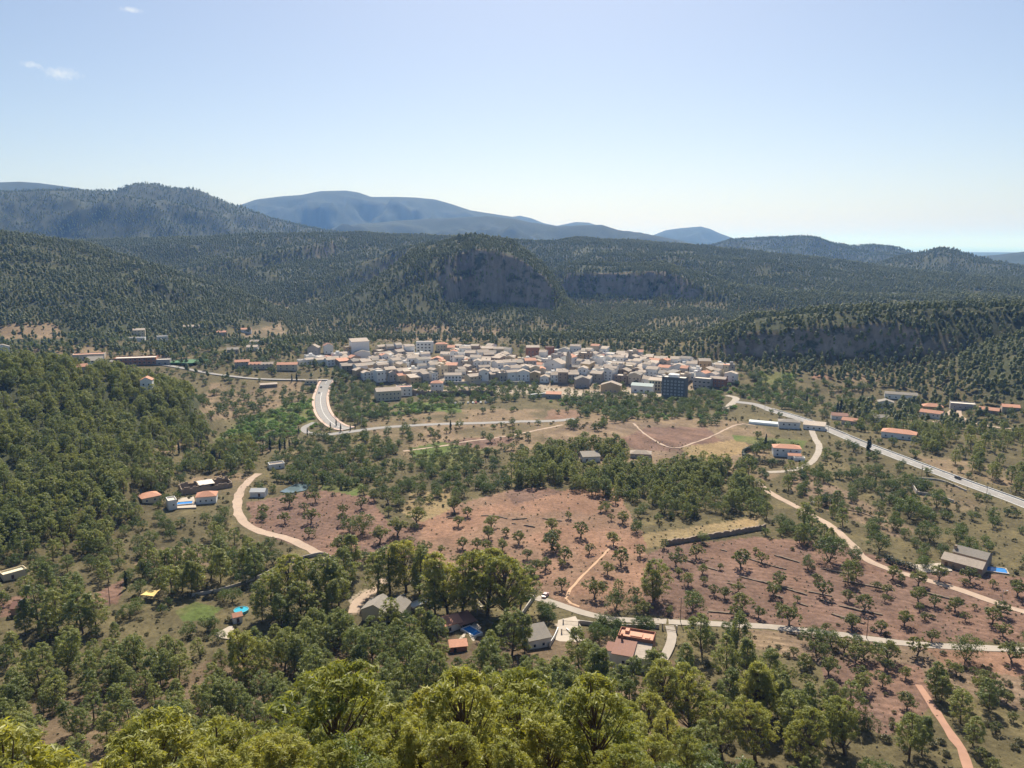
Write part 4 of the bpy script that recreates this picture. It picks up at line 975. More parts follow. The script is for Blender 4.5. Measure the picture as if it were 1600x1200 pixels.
building('house', 1407, 624, 26, 9, 4.2, 'long low pale building with grey roof at the edge of the fields on the right', 'house', 'gable', 'x', 1.5, 4, WHITE, TILE_GREY, W_([-9, -4, 2, 8], 1.0, 1.3, 1.2), words='the long pale building')
building('house', 1383, 638, 12, 9, 5.0, 'bluish white two-storey house below the long pale building', 'house', 'gable', 'y', 1.8, 6, WHITE, TILE_GREY, W_([-2, 2], 2.8), words='the bluish white house')
building('house', 1503, 640, 18, 9, 4.4, 'wide low grey-walled house beside the hill road bend on the right', 'house', 'flat', 'x', .0, 6, GREYW, ROOF_PALE, W_([-6, -2, 2, 6], 1.2), words='the wide grey house by the hill road')
building('house', 1545, 648, 14, 9, 3.6, 'stone house with orange porch roof near the right edge of the valley', 'house', 'gable', 'x', 1.6, -6, STONE, TILE, W_([-3, 2], .9), words='the stone house with orange porch')
building('house', 1578, 643, 12, 8, 3.4, 'small house with terracotta roof, farthest right at the forest foot', 'house', 'gable', 'x', 1.6, 10, BEIGE, TILE, W_([-2, 2], .9), words='the farthest right terracotta house')
building('house', 922, 722, 11, 8, 3.4, 'small white house half hidden behind the central pine grove', 'house', 'shed', 'x', 1.4, 14, WHITE, TILE_GREY, [(-3, .2, 1.2, 2.0, 'd'), (1.5, .9, 1.4, 1.2)], words='the white house behind the pine grove')
building('house', 1001, 716, 13, 8, 2.6, 'low house with pinkish brown roof behind the central pine grove', 'house', 'hip', 'x', 1.8, 0, BEIGE, TILE_OLD, W_([-3, 2], .8), words='the low house behind the pine grove')
building('shed', 405, 777, 8, 6, 3.0, 'grey metal-roofed shed at the bend of the dirt track', 'shed', 'gable', 'x', 1.2, -18, WHITE, plain('sheet_roof', (.36, .37, .38), .5, .15, per_obj=.1), [(1, .2, 1.4, 2.0, 'd')], words='the grey-roofed shed')
building('cottage', 432, 733, 9, 6, 2.6, 'low whitewashed garden cottage among green trees near the pond', 'cottage', 'flat', 'x', 0, 10, WHITE, TILE_OLD, W_([-2.5, 1.5], .8), words='the whitewashed cottage')
PROTECT[:] = [P for P in PROTECT if not (P[0] > 1285 and 590 < P[3] < 672)]      # these stand half hidden among trees
# bottom left corner houses
o = building('house', 36, 962, 5.4, 5.6, 3.2, 'small pink house with red roof and solar panel at the lower left', 'house', 'gable', 'x', 1.5, -26, TERRACE, TILE_DARK, W_([0], 1.0), words='the small house with the solar panel')
sp = MB().box(-1.2, 1.2, -.9, .9, 0, .1); s_ = sp.build('solar_panel', plain('solar_glass', (.05, .06, .08), .15, .1), o, (.6, -1.2, 4.3)); s_.rotation_euler = (R(38), 0, 0)
MB().box(-.9, .9, -.3, .3, 0, .55).build('water_tank', METAL, o, (.6, -.2, 4.7))
building('shed', 22, 905, 8.5, 5.0, 2.4, 'low building with cream flat roof at the left edge', 'shed', 'flat', 'x', 0, 14, CREAM, plain('cream_roof', (.66, .60, .42), .85, .15), [(-1, .2, 1.2, 1.9, 'd')], words='the cream flat roof')
building('shed', 371, 974, 3.2, 3.0, 2.6, 'tiny white garden house with pink roof beside the round blue pool', 'shed', 'gable', 'x', .9, 10, WHITE, TILE, [(0, .2, .9, 1.8, 'd')], FRAME_B, words='the tiny garden house')
slab('patio', [(335, 992), (362, 978), (372, 992), (366, 1001), (345, 998)], PAVING, 'pale stone patio below the tiny garden house', 'patio', .1)
x, y, z = hit(377, 956); o = empty('round_pool', (x, y, z + .1)); tag(o, 'round turquoise garden pool behind the tiny garden house', 'pool')
th = np.linspace(0, 2 * math.pi, 25)[:-1]
def ring(r0, r1, z0, z1):
    m = MB(); v = [(rr*math.cos(t), rr*math.sin(t), zz) for rr, zz in ((r0, z0), (r0, z1), (r1, z1), (r1, z0)) for t in th]
    f = [(a*24+k, a*24+(k+1) % 24, b*24+(k+1) % 24, b*24+k) for a, b in ((0, 1), (1, 2), (2, 3)) for k in range(24)]
    return m.add(v, f)
ring(2.5, 2.7, -.6, .9).build('rim', plain('pool_liner', (.10, .38, .45), .6, .1), o)
m = MB(); m.add([(2.5*math.cos(t), 2.5*math.sin(t), .72) for t in th], [tuple(range(24))]).build('water', plain('turquoise_water', (.04, .36, .48), .05, .1), o)
PROTECT.append((366, 388, 948, 962, math.hypot(x, y)))
_p = hit(308, 958); LAND.append((*_p, 'the green lawn', 11))
_p = hit(172, 930); LAND.append((*_p, 'the red earth yard', 9))
slab('pond', [(437, 769), (462, 757), (486, 757), (478, 767), (452, 772)], plain('pond_water', (.11, .15, .16), .06, .15), None, None, .15, 'structure', words='the pond')
# shade sails
def sail(px, py, w, d, label, mat, rot, hz=2.6):
    x, y, z = hit(px, py); o = empty('shade_sail', (x, y, z), facing(x, y, rot)); tag(o, label, 'shade sail')
    n = 8; m = MB(); v = []
    for i in range(n + 1):
        for j in range(n + 1):
            u, q = i / n * 2 - 1, j / n * 2 - 1
            v.append((u * w/2 * (1 - .12 * (1 - q*q)), q * d/2 * (1 - .12 * (1 - u*u)), hz - .35 * (1 - u*u) * (1 - q*q) + .25 * u * q))
    m.add(v, [(i*(n+1)+j, (i+1)*(n+1)+j, (i+1)*(n+1)+j+1, i*(n+1)+j+1) for i in range(n) for j in range(n)]).build('cloth', mat, o, smooth=True)
    for sx in (-1, 1):
        for sy in (-1, 1): MB().box(-.06, .06, -.06, .06, -.5, hz + .3).build('post', METAL, o, (sx * w/2, sy * d/2, 0))
    LAND.append((x, y, z, 'the ' + ' '.join(label.split()[:3]), 5)); PROTECT.append((px - 14, px + 14, py - 12, py + 6, math.hypot(x, y)))
sail(236, 936, 5.5, 5.0, 'yellow shade sail on posts above the green lawn', plain('yellow_sail', (.62, .45, .16), .8, .1), -30)
sail(748, 955, 5.0, 5.5, 'cream shade sail under the big dark pines', plain('cream_sail', (.66, .58, .44), .8, .1), 35)

# ------------------------------------------------------------------ the village
VILLAGE = [(478,560),(540,556),(600,548),(680,543),(760,548),(800,556),(820,556),(900,550),(990,558),(1060,566),(1120,575),(1148,588),(1142,606),(1095,612),(1078,604),(1036,606),(1030,618),(960,622),(905,626),(880,624),(820,608),(760,600),(705,602),(690,612),(640,620),(588,622),(566,604),(560,590),(520,575),(480,568)]
big = []; VS = .84
def vb(*a, **k):
    k.setdefault('protect', True); a = list(a); a[3] *= VS; a[4] *= VS; k['wins_scale'] = VS; o = building(*a, **k); big.append((o.location.x, o.location.y, max(a[3], a[4]) * .62)); return o
rows = lambda xs, zs, w=1.2, h=1.3: [(x, z, w, h) for z in zs for x in xs]
vb('apartment_block', 562, 556, 23, 14, 15.5, 'tall windowless white block at the back left of the village', 'apartment block', 'shed', 'x', 2.5, 14, WHITE, TILE_OLD, words='the tall white block', sides=[('l', -2, 3, 1.2, 1.3), ('l', 2, 3, 1.2, 1.3), ('l', -2, 7, 1.2, 1.3), ('l', 2, 7, 1.2, 1.3)])
vb('house', 566, 560, 20, 9, 6.0, 'white gabled house standing directly before the tall white block', 'house', 'gable', 'y', 2.6, 6, WHITE, TILE_GREY, [(-4, 1, 1.3, 1.4)], words='the white gabled house')
vb('house', 543, 556, 8, 10, 9.5, 'narrow ochre house attached left of the tall white block', 'house', 'flat', 'x', 0, 14, OCHRE, ROOF_PALE, rows([-2, 2], [1.2, 4.4, 7.2]), words='the narrow ochre house')
vb('house', 491, 557, 14, 11, 9.5, 'tall grey-white house with steep white gable at the far left of the village', 'house', 'gable', 'y', 3.2, -16, GREYW, TILE_OLD, rows([-4, 0, 4], [1.2, 4.4]), words='the far left white gable')
vb('house', 513, 553, 12, 10, 9.0, 'white gabled house second from the far left of the village', 'house', 'gable', 'y', 2.4, 8, WHITE, TILE_DARK, rows([-3, 3], [1.5]), words='the second white gable')
vb('apartment_block', 1054, 621, 25, 13, 17.5, 'dark grey-fronted apartment block with rows of small windows and white end wall', 'apartment block', 'flat', 'x', 0, -14, DARKW, ROOF_PALE,
   [(x, z, 1.5, 1.3) for z in (2.0, 5.0, 8.0, 11.0, 14.0) for x in (-9.5, -6.0, -2.0, 2.0, 6.0, 9.5)], words='the dark apartment block', thick=True)
dk = bpy.data.objects[[o.name for o in bpy.data.objects if o.get('label', '').startswith('dark grey-fronted')][0]]
MB().box(-10.75, -10.52, -5.6, 5.6, -2, 18.3).build('end_wall', WHITE, dk); MB().box(-5, 4, -3, 4, 0, 2.6).build('penthouse', WHITE, dk, (-1, .8, 17.5))
vb('house', 1026, 612, 17, 10, 10.5, 'cream house with rows of tall brown windows left of the dark apartment block', 'house', 'shed', 'x', 1.4, -10, CREAM, TILE_OLD, rows([-6.4, -3.2, 0, 3.2, 6.4], [1.4, 4.6, 7.6], 1.5, 2.0), wframe=FRAME_B, words='the cream house with tall windows')
vb('house', 606, 626, 26, 14, 8.5, 'large cream house with brown roof at the near left corner of the village', 'house', 'gable', 'x', 2.4, 10, CREAM, TILE_OLD, rows([-10, -6, -2, 2, 6, 10], [1.2, 5.0], 1.2, 1.4), words='the large cream corner house')
vb('house', 632, 619, 16, 10, 8.0, 'white house with orange terrace roof right of the large cream corner house', 'house', 'flat', 'x', 0, 4, WHITE, TERRACE, rows([-5, 0, 5], [1.2, 4.6], 1.3, 1.4), words='the white house with orange terrace')
vb('house', 683, 614, 13, 10, 9.0, 'tall white house with red roof standing over the river bank', 'house', 'hip', 'x', 2.2, -6, WHITE, TILE, rows([-4, 0, 4], [1.2, 5.6], 1.3, 1.6), words='the tall white house with red roof')
vb('house', 708, 598, 20, 10, 7.5, 'white house with dark gallery windows above the river bank', 'house', 'gable', 'x', 1.8, 0, WHITE, TILE_OLD, rows([-8, -4, 0, 4, 8], [1.0, 4.2], 1.6, 1.9), words='the white gallery house')
vb('apartment_block', 664, 551, 22, 11, 11.5, 'white stepped apartment house with balconies at the top of the village', 'apartment block', 'flat', 'x', 0, -8, WHITE, ROOF_PALE, rows([-8, -3, 2, 7], [1.4, 4.8, 8.2], 2.2, 1.7), words='the white stepped apartment house')
vb('house', 690, 549, 15, 9, 8.0, 'cream house with orange roof right of the stepped apartment house', 'house', 'hip', 'x', 2.0, 0, CREAM, TILE, rows([-4, 0, 4], [1.4, 4.6]), words='the cream orange-roofed house')
vb('house', 832, 560, 17, 11, 12.0, 'tall brown brick house at the back centre of the village', 'house', 'gable', 'x', 1.8, 6, BRICK, TILE_OLD, rows([-5, 0, 5], [2, 6], 1.3, 2.2), words='the tall brick house')
vb('tower', 859, 558, 11, 9, 10.5, 'square brown tower house next to the tall brick house', 'tower', 'flat', 'x', 0, 4, BRICK, ROOF_PALE, rows([-2.5, 2.5], [7]), words='the square brown tower')
o = vb('tower', 1134, 590, 5.5, 5.5, 12.5, 'slim cream tower with flat cap at the right end of the village', 'tower', 'hip', 'x', .7, 0, CREAM, TILE, rows([0], [9.5]), words='the slim cream tower', over=.7)
vb('house', 1142, 597, 14, 10, 8.0, 'white house with curved pale front at the far right end of the village', 'house', 'gable', 'y', 1.8, -10, WHITE, TILE_OLD, rows([-3, 3], [1.2, 4.4]), words='the far right village house')
o = vb('church', 868, 581, 24, 15, 8.5, 'church with white gabled front and long pale roof in the middle of the village', 'church', 'gable', 'y', 4.2, -28, WHITE, TILE_OLD, [(0, .2, 2.2, 3.4, 'd'), (0, 6.5, 1.4, 1.6)], words='the church')
MB().box(-2.2, 2.2, -2.2, 2.2, -2, 16).box(-2.5, 2.5, -2.5, 2.5, 16, 16.5).box(-1.6, 1.6, -1.6, 1.6, 16.5, 19).build('bell_tower', BEIGE, o, (13.5, 3, 0))
MB().add([(-1.9,-1.9,19),(1.9,-1.9,19),(1.9,1.9,19),(-1.9,1.9,19),(0,0,21.5)], [(0,3,2,1),(0,1,4),(1,2,4),(2,3,4),(3,0,4)]).build('spire', TILE_OLD, o, (13.5, 3, 0))
vb('house', 909, 606, 16, 12, 8.0, 'pale green-grey gabled house in the steep front row of the village', 'house', 'gable', 'y', 2.6, 10, GREYW, TILE_GREY, rows([-3, 3], [1.2]), words='the green-grey gabled house')
vb('house', 955, 614, 22, 11, 7.0, 'yellowish gabled house above the trees in the front row of the village', 'house', 'gable', 'y', 3.0, -8, OCHRE, TILE_OLD, rows([-5, 0, 5], [1.2]), words='the yellowish gabled house')
vb('house', 1004, 614, 24, 11, 6.5, 'white and teal-roofed hall in the front row left of the cream house', 'hall', 'gable', 'x', 2.0, -12, WHITE, plain('teal_roof', (.17, .25, .25), .6, .15), rows([-7, 0, 7], [1.2], 2.4, 1.8), words='the teal-roofed hall')
vb('house', 1098, 607, 20, 12, 9.0, 'stepped blue-grey terraced house right of the dark apartment block', 'house', 'flat', 'x', 0, -16, GREYW, ROOF_PALE, rows([-7, -2, 3, 8], [1.4, 5.2], 2.4, 1.6), words='the stepped blue-grey house')
vb('house', 1122, 605, 18, 10, 8.0, 'brown brick house with small windows near the right end of the village', 'house', 'gable', 'x', 1.6, -12, BRICK, TILE_OLD, rows([-6, -2, 2, 6], [1.4, 4.8]), words='the brown brick end house')
vb('barn', 865, 623, 16, 8, 4.0, 'low pale building with bright orange roof at the river bank', 'barn', 'shed', 'x', 1.2, -6, GREYW, TILE, rows([-4, 3], [1.0]), words='the low orange-roofed barn')

win_me = {}
def windows_mesh(w, h, d, seed):
    """all small openings of a far house: frames too small to pick apart singly"""
    g = random.Random(seed); m = MB(); n = max(2, int(w / 3.4))
    for fl in range(max(1, int(h / 3.0))):
        for k in range(n):
            if g.random() < .22: continue
            x = -w/2 + (k + .5) * w / n + g.uniform(-.3, .3); ww = g.choice([.9, 1.1, 1.3]); hh = g.choice([1.2, 1.4, 2.0]); z = fl * 3.0 + (2.9 - hh) * .6
            m.box(x - ww/2, x + ww/2, -d/2 - .04, -d/2 + .05, z, z + hh)
    return m
VH = []
def village():
    g = random.Random(21); n = 0
    walls = [WHITE, WHITE, WHITE, WHITE, WHITE, WHITE, BEIGE, CREAM, OCHRE, GREYW, STONE]; roofs = [TILE_OLD]*6 + [ROOF_PALE, ROOF_PALE, TILE, TILE_GREY]
    wn_ = {'white_render': 'white', 'beige_render': 'beige', 'cream_render': 'cream', 'ochre_render': 'ochre', 'grey_render': 'grey', 'rubble_stone': 'bare stone'}
    rn_ = {'weathered_tile': 'brown', 'pale_flat_roof': 'flat', 'terracotta_tile': 'terracotta', 'grey_tile': 'grey'}
    a0, a1 = PXAZ(470, 590), PXAZ(1160, 590)
    r = 750.0
    while r < 985:
        a = a0 + g.uniform(0, .01)
        while a < a1:
            w = g.uniform(7, 13); d = g.uniform(8, 12); h = g.choice([4.5, 5.5, 6, 6.5, 7.5, 8.5, 10])
            rr = r + g.uniform(-5, 5); aa = a + w / 2 / r
            x, y = rr * math.sin(aa), rr * math.cos(aa); a += (w + g.uniform(-.6, 1.2)) / r
            if g.random() < .07: a += 6 / r; continue
            z = float(gz(x, y)); px, py, _ = project(x, y, z)
            if not in_poly(np.array([px]), np.array([py]), VILLAGE)[0]: continue
            if any(math.hypot(x - b[0], y - b[1]) < b[2] + w * .42 for b in big): continue
            if any(P[0] - 1 < px < P[1] + 1 and P[2] + 4 < py - 6 and py - 16 < P[3] and rr < P[4] for P in PROTECT): h = min(h, 4.5)
            wm, rm = g.choice(walls), g.choice(roofs); flat = rm is ROOF_PALE
            kind = 'flat' if flat else g.choice(['gable', 'gable', 'gable', 'gable', 'shed'])
            axis = g.choice(['x', 'x', 'y']); rise = (d if axis == 'x' else w) * .5 * .36 if kind == 'gable' else 1.6
            o = empty('village_house', (x, y, z), facing(x, y, g.gauss(0, 11) + 24 * math.sin(x / 70 + rr / 50)))
            wall_mesh(kind, w, d, h, rise, axis).build('wall', wm, o)
            rf = roof_mesh(kind, w, d, h, rise, .3, .16, axis).build('roof', rm, o)
            wo = windows_mesh(w, h, d, n).build('window_row', GLASS, o); wo['kind'] = 'stuff'
            if g.random() < .35: MB().box(-.4, .4, -.4, .4, 0, 1.5).build('chimney', BEIGE, rf, (w * g.uniform(-.3, .3), d * .2, h + rise * .4))
            if flat and g.random() < .7: MB().box(-1.6, 1.6, -1.6, 1.6, 0, 2.3).build('stair_hut', wm, rf, (w * .2, d * .15, h))
            VH.append((o, '%s %s-roofed house' % (wn_[wm.name], rn_[rm.name]))); n += 1
            VILL_FOOT.append((x, y, max(w, d) * .5))
        r += 12.0
VILL_FOOT = []
village(); print('VILLAGE HOUSES', len(VH))
def terrace_wall(pix, h, mat, label, cat='wall', name='retaining_wall', thick=.6, seed=0, pil=0, low=1.0):
    """wall that follows the ground, with an uneven top if built of stone"""
    p = smooth_path(pix, .9 if mat is STONE or name == 'terrace_wall' else 2.0); g = np.random.default_rng(seed + len(p)); z = gz(p[:, 0], p[:, 1]); n = len(p)
    rough = mat is STONE or name == 'terrace_wall'
    hh = h * (g.uniform(.75, 1.12, n) if rough else np.ones(n)); tt = thick * (g.uniform(.8, 1.25, n) if rough else np.ones(n))
    if name == 'terrace_wall':
        gap = vnoise(np.arange(n) / 5.0 + seed * 31, np.zeros(n), 9); hh = np.where(gap > .42, hh * (.5 + gap), -.35); tt = tt * (.6 + gap)
    t = np.gradient(p, axis=0); t /= np.linalg.norm(t, axis=1)[:, None]; nr = np.stack([t[:, 1], -t[:, 0]], 1)
    c = p.mean(0); zc = float(z.mean()); A = p - nr * tt[:, None] / 2 - c; B = p + nr * tt[:, None] / 2 - c
    V = np.concatenate([np.column_stack([A, z - low - zc]), np.column_stack([A, z + hh - zc]), np.column_stack([B, z + hh - zc]), np.column_stack([B, z - low - zc])])
    i = np.arange(n - 1); Fq = np.concatenate([np.stack([a*n+i, a*n+i+1, b*n+i+1, b*n+i], 1) for a, b in ((0, 1), (1, 2), (2, 3))])
    Fq = np.concatenate([Fq, [[0, n, 2*n, 3*n], [n-1, 4*n-1, 3*n-1, 2*n-1]]])
    o = link(name, mesh_np(name, V, Fq, mat), None, (c[0], c[1], zc)); tag(o, label, cat); return o
terrace_wall([(640,617),(690,619),(740,617),(770,618)], 5.0, STONE, 'dark stone river wall below the tall white house with red roof')
terrace_wall([(700,601),(760,600),(820,601)], 3.0, CONC, 'pale parapet wall under the white gallery house', thick=1.0)
terrace_wall([(828,622),(850,620),(866,619)], 3.5, WHITE, 'whitish bank wall left of the low orange-roofed barn', thick=1.5)

# ------------------------------------------------------------------ school, sports field and houses on the left plateau
def pb(name, px, py, w, d, h, label, *a, **k):
    k['protect'] = False; w *= .85; d *= .85; k['wins_scale'] = .85
    return building(name, px, py, w, d, h, label, *a, **k)
o = pb('school', 214, 570, 46, 16, 6.5, 'long red brick school with flat roof on the left plateau', 'school', 'flat', 'x', 0, -12, BRICK, ROOF_PALE, rows([-20, -15, -10, -5, 0, 5, 10, 15, 20], [1.2, 4.6], 2.2, 1.5), words='the brick school')
ext(o, 'wing', 26, -3, -1, 13, 10, 5.0, GREYW, ROOF_PALE, 'flat', wins=[(-3.5, 1, 2.6, 1.6), (2, 1, 2.6, 1.6)])
pb('hall', 140, 562, 34, 14, 5.0, 'low hall with pinkish flat roof left of the brick school', 'hall', 'flat', 'x', 0, -8, BEIGE, TERRACE, rows([-12, -4, 4, 12], [1.2], 2.4, 1.6), words='the pinkish flat-roofed hall')
pb('house', 148, 573, 17, 10, 6.0, 'white angular house with dark windows among pines below the school', 'house', 'shed', 'x', 3.0, -20, WHITE, TILE_GREY, rows([-6, 0, 6], [1.2, 4.4], 2.6, 1.8), words='the white angular house')
pb('house', 128, 582, 9, 8, 4.0, 'small house with red roof under the angular white house', 'house', 'gable', 'x', 1.6, 10, BEIGE, TILE, rows([-2, 2], [1.0]), words='the small red roof')
pb('house', 231, 614, 9, 9, 9.0, 'tall narrow white house alone among the left pine wood', 'house', 'gable', 'y', 2.0, -10, WHITE, TILE, rows([-2, 2], [2, 5.4]), words='the narrow white house in the wood')
pb('house', 5, 553, 14, 10, 7.0, 'grey-white house at the extreme left edge on the plateau', 'house', 'gable', 'y', 2.2, 0, WHITE, TILE_GREY, rows([-3, 3], [1.2, 4.4]), words='the extreme left house')
slab('sports_field', [(262, 569), (266, 560), (318, 556), (326, 564), (300, 572)], plain('turf', (.075, .16, .085), .95, .12, .2), None, None, .5, 'structure', words='the sports field')
for (px, py, w, h, wm, rm, lb) in (
  (218, 524, 16, 6.5, CREAM, TILE_OLD, 'yellowish white villa high above the sports field on the wooded slope'),
  (214, 533, 22, 3.5, WHITE, ROOF_PALE, 'long low white house directly below the yellowish villa'),
  (254, 535, 14, 7.0, WHITE, ROOF_PALE, 'boxy white house behind the sports field'),
  (300, 515, 24, 4.0, BEIGE, TILE_OLD, 'wide beige house high on the slope behind the sports field'),
  (345, 524, 16, 4.0, BEIGE, TILE, 'beige house with orange roof in the hillside estate'),
  (383, 520, 20, 4.5, WHITE, TILE, 'white house with orange roof, topmost of the hillside estate'),
  (400, 540, 14, 4.5, WHITE, TILE_OLD, 'white house on the right side of the hillside estate'),
  (364, 552, 14, 4.0, BEIGE, TILE_GREY, 'grey-roofed house near the bottom of the hillside estate'),
  (395, 548, 14, 4.0, WHITE, TILE_OLD, 'pale house below the white one on the hillside estate'),
  (379, 574, 17, 5.5, BEIGE, TILE, 'pinkish house with orange roof left of the plateau street'),
  (400, 577, 15, 5.0, CREAM, TILE, 'cream house with orange roof in the middle of the plateau row'),
  (450, 579, 24, 6.0, CREAM, TILE, 'long cream house with pink tiled roof above the cypress row'),
  (418, 577, 14, 5.0, BEIGE, TILE_OLD, 'beige house with worn roof between the plateau houses'),
  (476, 570, 16, 4.5, WHITE, ROOF_PALE, 'white terrace house at the right end of the plateau row'),
  (565, 582, 20, 5.0, WHITE, TILE_OLD, 'low white house behind the trees near the bridge road'),
):
    pb('house', px, py, w, 10, h, lb, 'house', 'flat' if rm is ROOF_PALE else 'gable', 'x', 1.8, random.uniform(-14, 14), wm, rm, rows([-w*.3, 0, w*.3], [1.1] if h < 5 else [1.1, 4.2], 1.4, 1.4))
pb('kiosk', 487, 600, 14, 7, 3.2, 'pale flat-roofed pavilion beside the top of the bridge road', 'pavilion', 'flat', 'x', 0, -6, CREAM, ROOF_PALE, rows([-4, 0, 4], [1.0], 1.8, 1.4), words='the pale pavilion')
pb('wall_house', 420, 605, 18, 5, 2.5, 'long low stone shelter on the dry slope left of the bridge road', 'shelter', 'shed', 'x', .8, 4, STONE, TILE_OLD, [(-4, .3, 1.2, 1.6, 'd')], words='the low stone shelter')

# ------------------------------------------------------------------ cars
def car_mesh():
    """body as stacked outlines with wheel arches hinted, cabin with glass band"""
    prof = [(-2.1,.35),(-2.1,.78),(-1.95,.92),(-1.2,.98),(-.75,1.42),(.75,1.46),(1.55,1.02),(2.05,.92),(2.12,.6),(2.1,.35)]
    m = MB(); n = len(prof)
    for hw, k in ((.86, 1),):
        v = []
        for s in (-1, 1):
            for (x, z) in prof:
                v.append((x, s * (hw if z < 1.0 else hw - .16), z))
        f = [tuple(range(n-1, -1, -1)), tuple(range(n, 2*n))] + [(i, (i+1) % n, n + (i+1) % n, n + i) for i in range(n)]
        m.add(v, f)
    return m
CARW = {}
def car(x, y, z, rz, paint, label, group=None):
    o = empty('car', (x, y, z), rz); tag(o, label, 'car', group)
    if not CARW:
        b = car_mesh(); CARW['b'] = b
        t = np.linspace(0, 2 * math.pi, 13)[:-1]; m = MB()
        v = [(.32*math.cos(a), s, .32*math.sin(a)) for s in (-.1, .1) for a in t]
        m.add(v, [tuple(range(11, -1, -1)), tuple(range(12, 24))] + [(k, (k+1) % 12, 12+(k+1) % 12, 12+k) for k in range(12)])
        CARW['w'] = mesh_py('wheel', m.v, m.f, BLACKM)
        h = MB(); h.add([(.19*math.cos(a), s, .19*math.sin(a)) for s in (-.11, .11) for a in t], [tuple(range(11, -1, -1)), tuple(range(12, 24))]); CARW['h'] = mesh_py('hub', h.v, h.f, METAL)
        g = MB(); g.add([(.85,-.62,1.40),(.85,.62,1.40),(1.5,.74,1.06),(1.5,-.74,1.06)], [(0,3,2,1)]); g.v = [(a+.04, b_, c+.03) for a, b_, c in g.v]; CARW['ws'] = mesh_py('windscreen', g.v, g.f, GLASS)
        g = MB(); g.add([(-.82,-.62,1.36),(-.82,.62,1.36),(-1.14,.74,1.04),(-1.14,-.74,1.04)], [(0,1,2,3)]); g.v = [(a-.05, b_, c+.03) for a, b_, c in g.v]; CARW['rw'] = mesh_py('rear_window', g.v, g.f, GLASS)
        g = MB(); g.add([(-.95,0,1.06),(1.3,0,1.06),(.72,0,1.38),(-.7,0,1.36)], [(0,1,2,3)]); CARW['sw'] = mesh_py('side_window', g.v, g.f, GLASS)
        g = MB().box(-.03, .03, -.18, .18, -.08, .08); CARW['l'] = mesh_py('headlight', g.v, g.f, FRAME_W)
    link('body', mesh_py('body', CARW['b'].v, CARW['b'].f, paint), o)
    for sx in (-1.3, 1.3):
        for sy in (-.78, .78): w = link('wheel', CARW['w'], o, (sx, sy, .32)); link('hub', CARW['h'], w)
    link('windscreen', CARW['ws'], o); link('rear_window', CARW['rw'], o)
    for sy in (-.79, .79): link('side_window', CARW['sw'], o, (0, sy, 0))
    for sy in (-.58, .58): link('headlight', CARW['l'], o, (2.11, sy, .72))
    return o
PINKC = plain('car_pink', (.62, .42, .40), .3, .05, spec=.6); BLACKC = plain('car_black', (.02, .022, .025), .25, .05, spec=.6)
WHITEC = plain('car_white', (.70, .70, .68), .3, .05, spec=.6); SILVC = plain('car_silver', (.42, .43, .45), .3, .05, spec=.6); REDC = plain('car_red', (.42, .05, .04), .3, .05, spec=.6)
x, y, z = hit(852, 932); car(x, y, z, facing(x, y, -112), PINKC, 'pale pink car parked where the orange orchard meets the lane'); LAND.append((x, y, z, 'the pale pink car', 4)); PROTECT.append((842, 864, 915, 935, 1e9))
k = int(np.argmin(np.abs(project(HWY[:, 0], HWY[:, 1], HWZ)[0] - 1496))); d = HWY[k+1] - HWY[k]
c_ = offset(HWY, 2.0)[k]; car(c_[0], c_[1], HWZ[k] + .02, math.atan2(d[1], d[0]), BLACKC, 'black car driving along the main road'); LAND.append((*c_, HWZ[k], 'the black car', 4))
for kk, pm, lb in ((5, WHITEC, 'white car near the top of the bridge road'), (11, SILVC, 'silver car halfway down the bridge road curve')):
    kk = min(kk, len(BRR) - 3); d = BRR[kk+1] - BRR[kk]; c_ = offset(BRR, 2.3)[kk]; car(c_[0], c_[1], BRZ[kk] + .02, math.atan2(d[1], d[0]), pm, lb)
ordn = ['first', 'second', 'third', 'fourth', 'fifth', 'sixth', 'seventh', 'eighth', 'ninth', 'tenth', 'eleventh', 'twelfth', 'thirteenth', 'fourteenth', 'fifteenth', 'sixteenth', 'seventeenth', 'eighteenth', 'nineteenth', 'twentieth']
cars = [WHITEC, SILVC, WHITEC, BLACKC, SILVC, WHITEC, REDC, WHITEC, SILVC, WHITEC]
cn = {'car_white': 'white', 'car_silver': 'silver', 'car_black': 'black', 'car_red': 'red', 'car_pink': 'pink'}
for i in range(10):
    x, y, z = hit(704 + i * 6.6 + (i % 3), 631.5 - i * .25); car(x, y, z + .05, facing(x, y, 84 + (i * 37) % 12), cars[i], '%s car, %s from the left in the row parked by the river' % (cn[cars[i].name], ordn[i]), 'cars parked by the river below the village')
for i, (px, py) in enumerate(((652,618),(660,619),(668,620))):
    x, y, z = hit(px, py); car(x, y, z + .05, facing(x, y, 90), cars[i + 2], '%s car, %s from the left below the white house with orange terrace' % (cn[cars[i+2].name], ordn[i]), 'cars below the orange terrace')

# ------------------------------------------------------------------ poles, gates, fences, low walls, hedge
def pole(px, py, h, label, lamp=False, cross=True):
    x, y, z = hit(px, py); o = empty('street_lamp' if lamp else 'utility_pole', (x, y, z), facing(x, y, 20)); tag(o, label, 'street lamp' if lamp else 'utility pole')
    v, f = tube([(0, 0, -.4), (0, 0, h * .5), (0, 0, h)], [.14, .12, .09], 8); link('pole', mesh_np('pole', v, f, METAL if lamp else WOOD), o)
    if lamp: MB().box(-.06, 1.2, -.05, .05, h - .08, h + .02).build('arm', METAL, o); MB().box(1.0, 1.6, -.14, .14, h - .14, h + .02).build('lamp_head', FRAME_W, o)
    elif cross:
        MB().box(-.8, .8, -.05, .05, h - .55, h - .43).build('crossarm', WOOD, o)
        for s in (-.7, 0, .7): MB().box(s - .05, s + .05, -.05, .05, h - .43, h - .22).build('insulator', FRAME_W, o)
pole(172, 946, 9.0, 'wooden utility pole in front of the red earth yard')
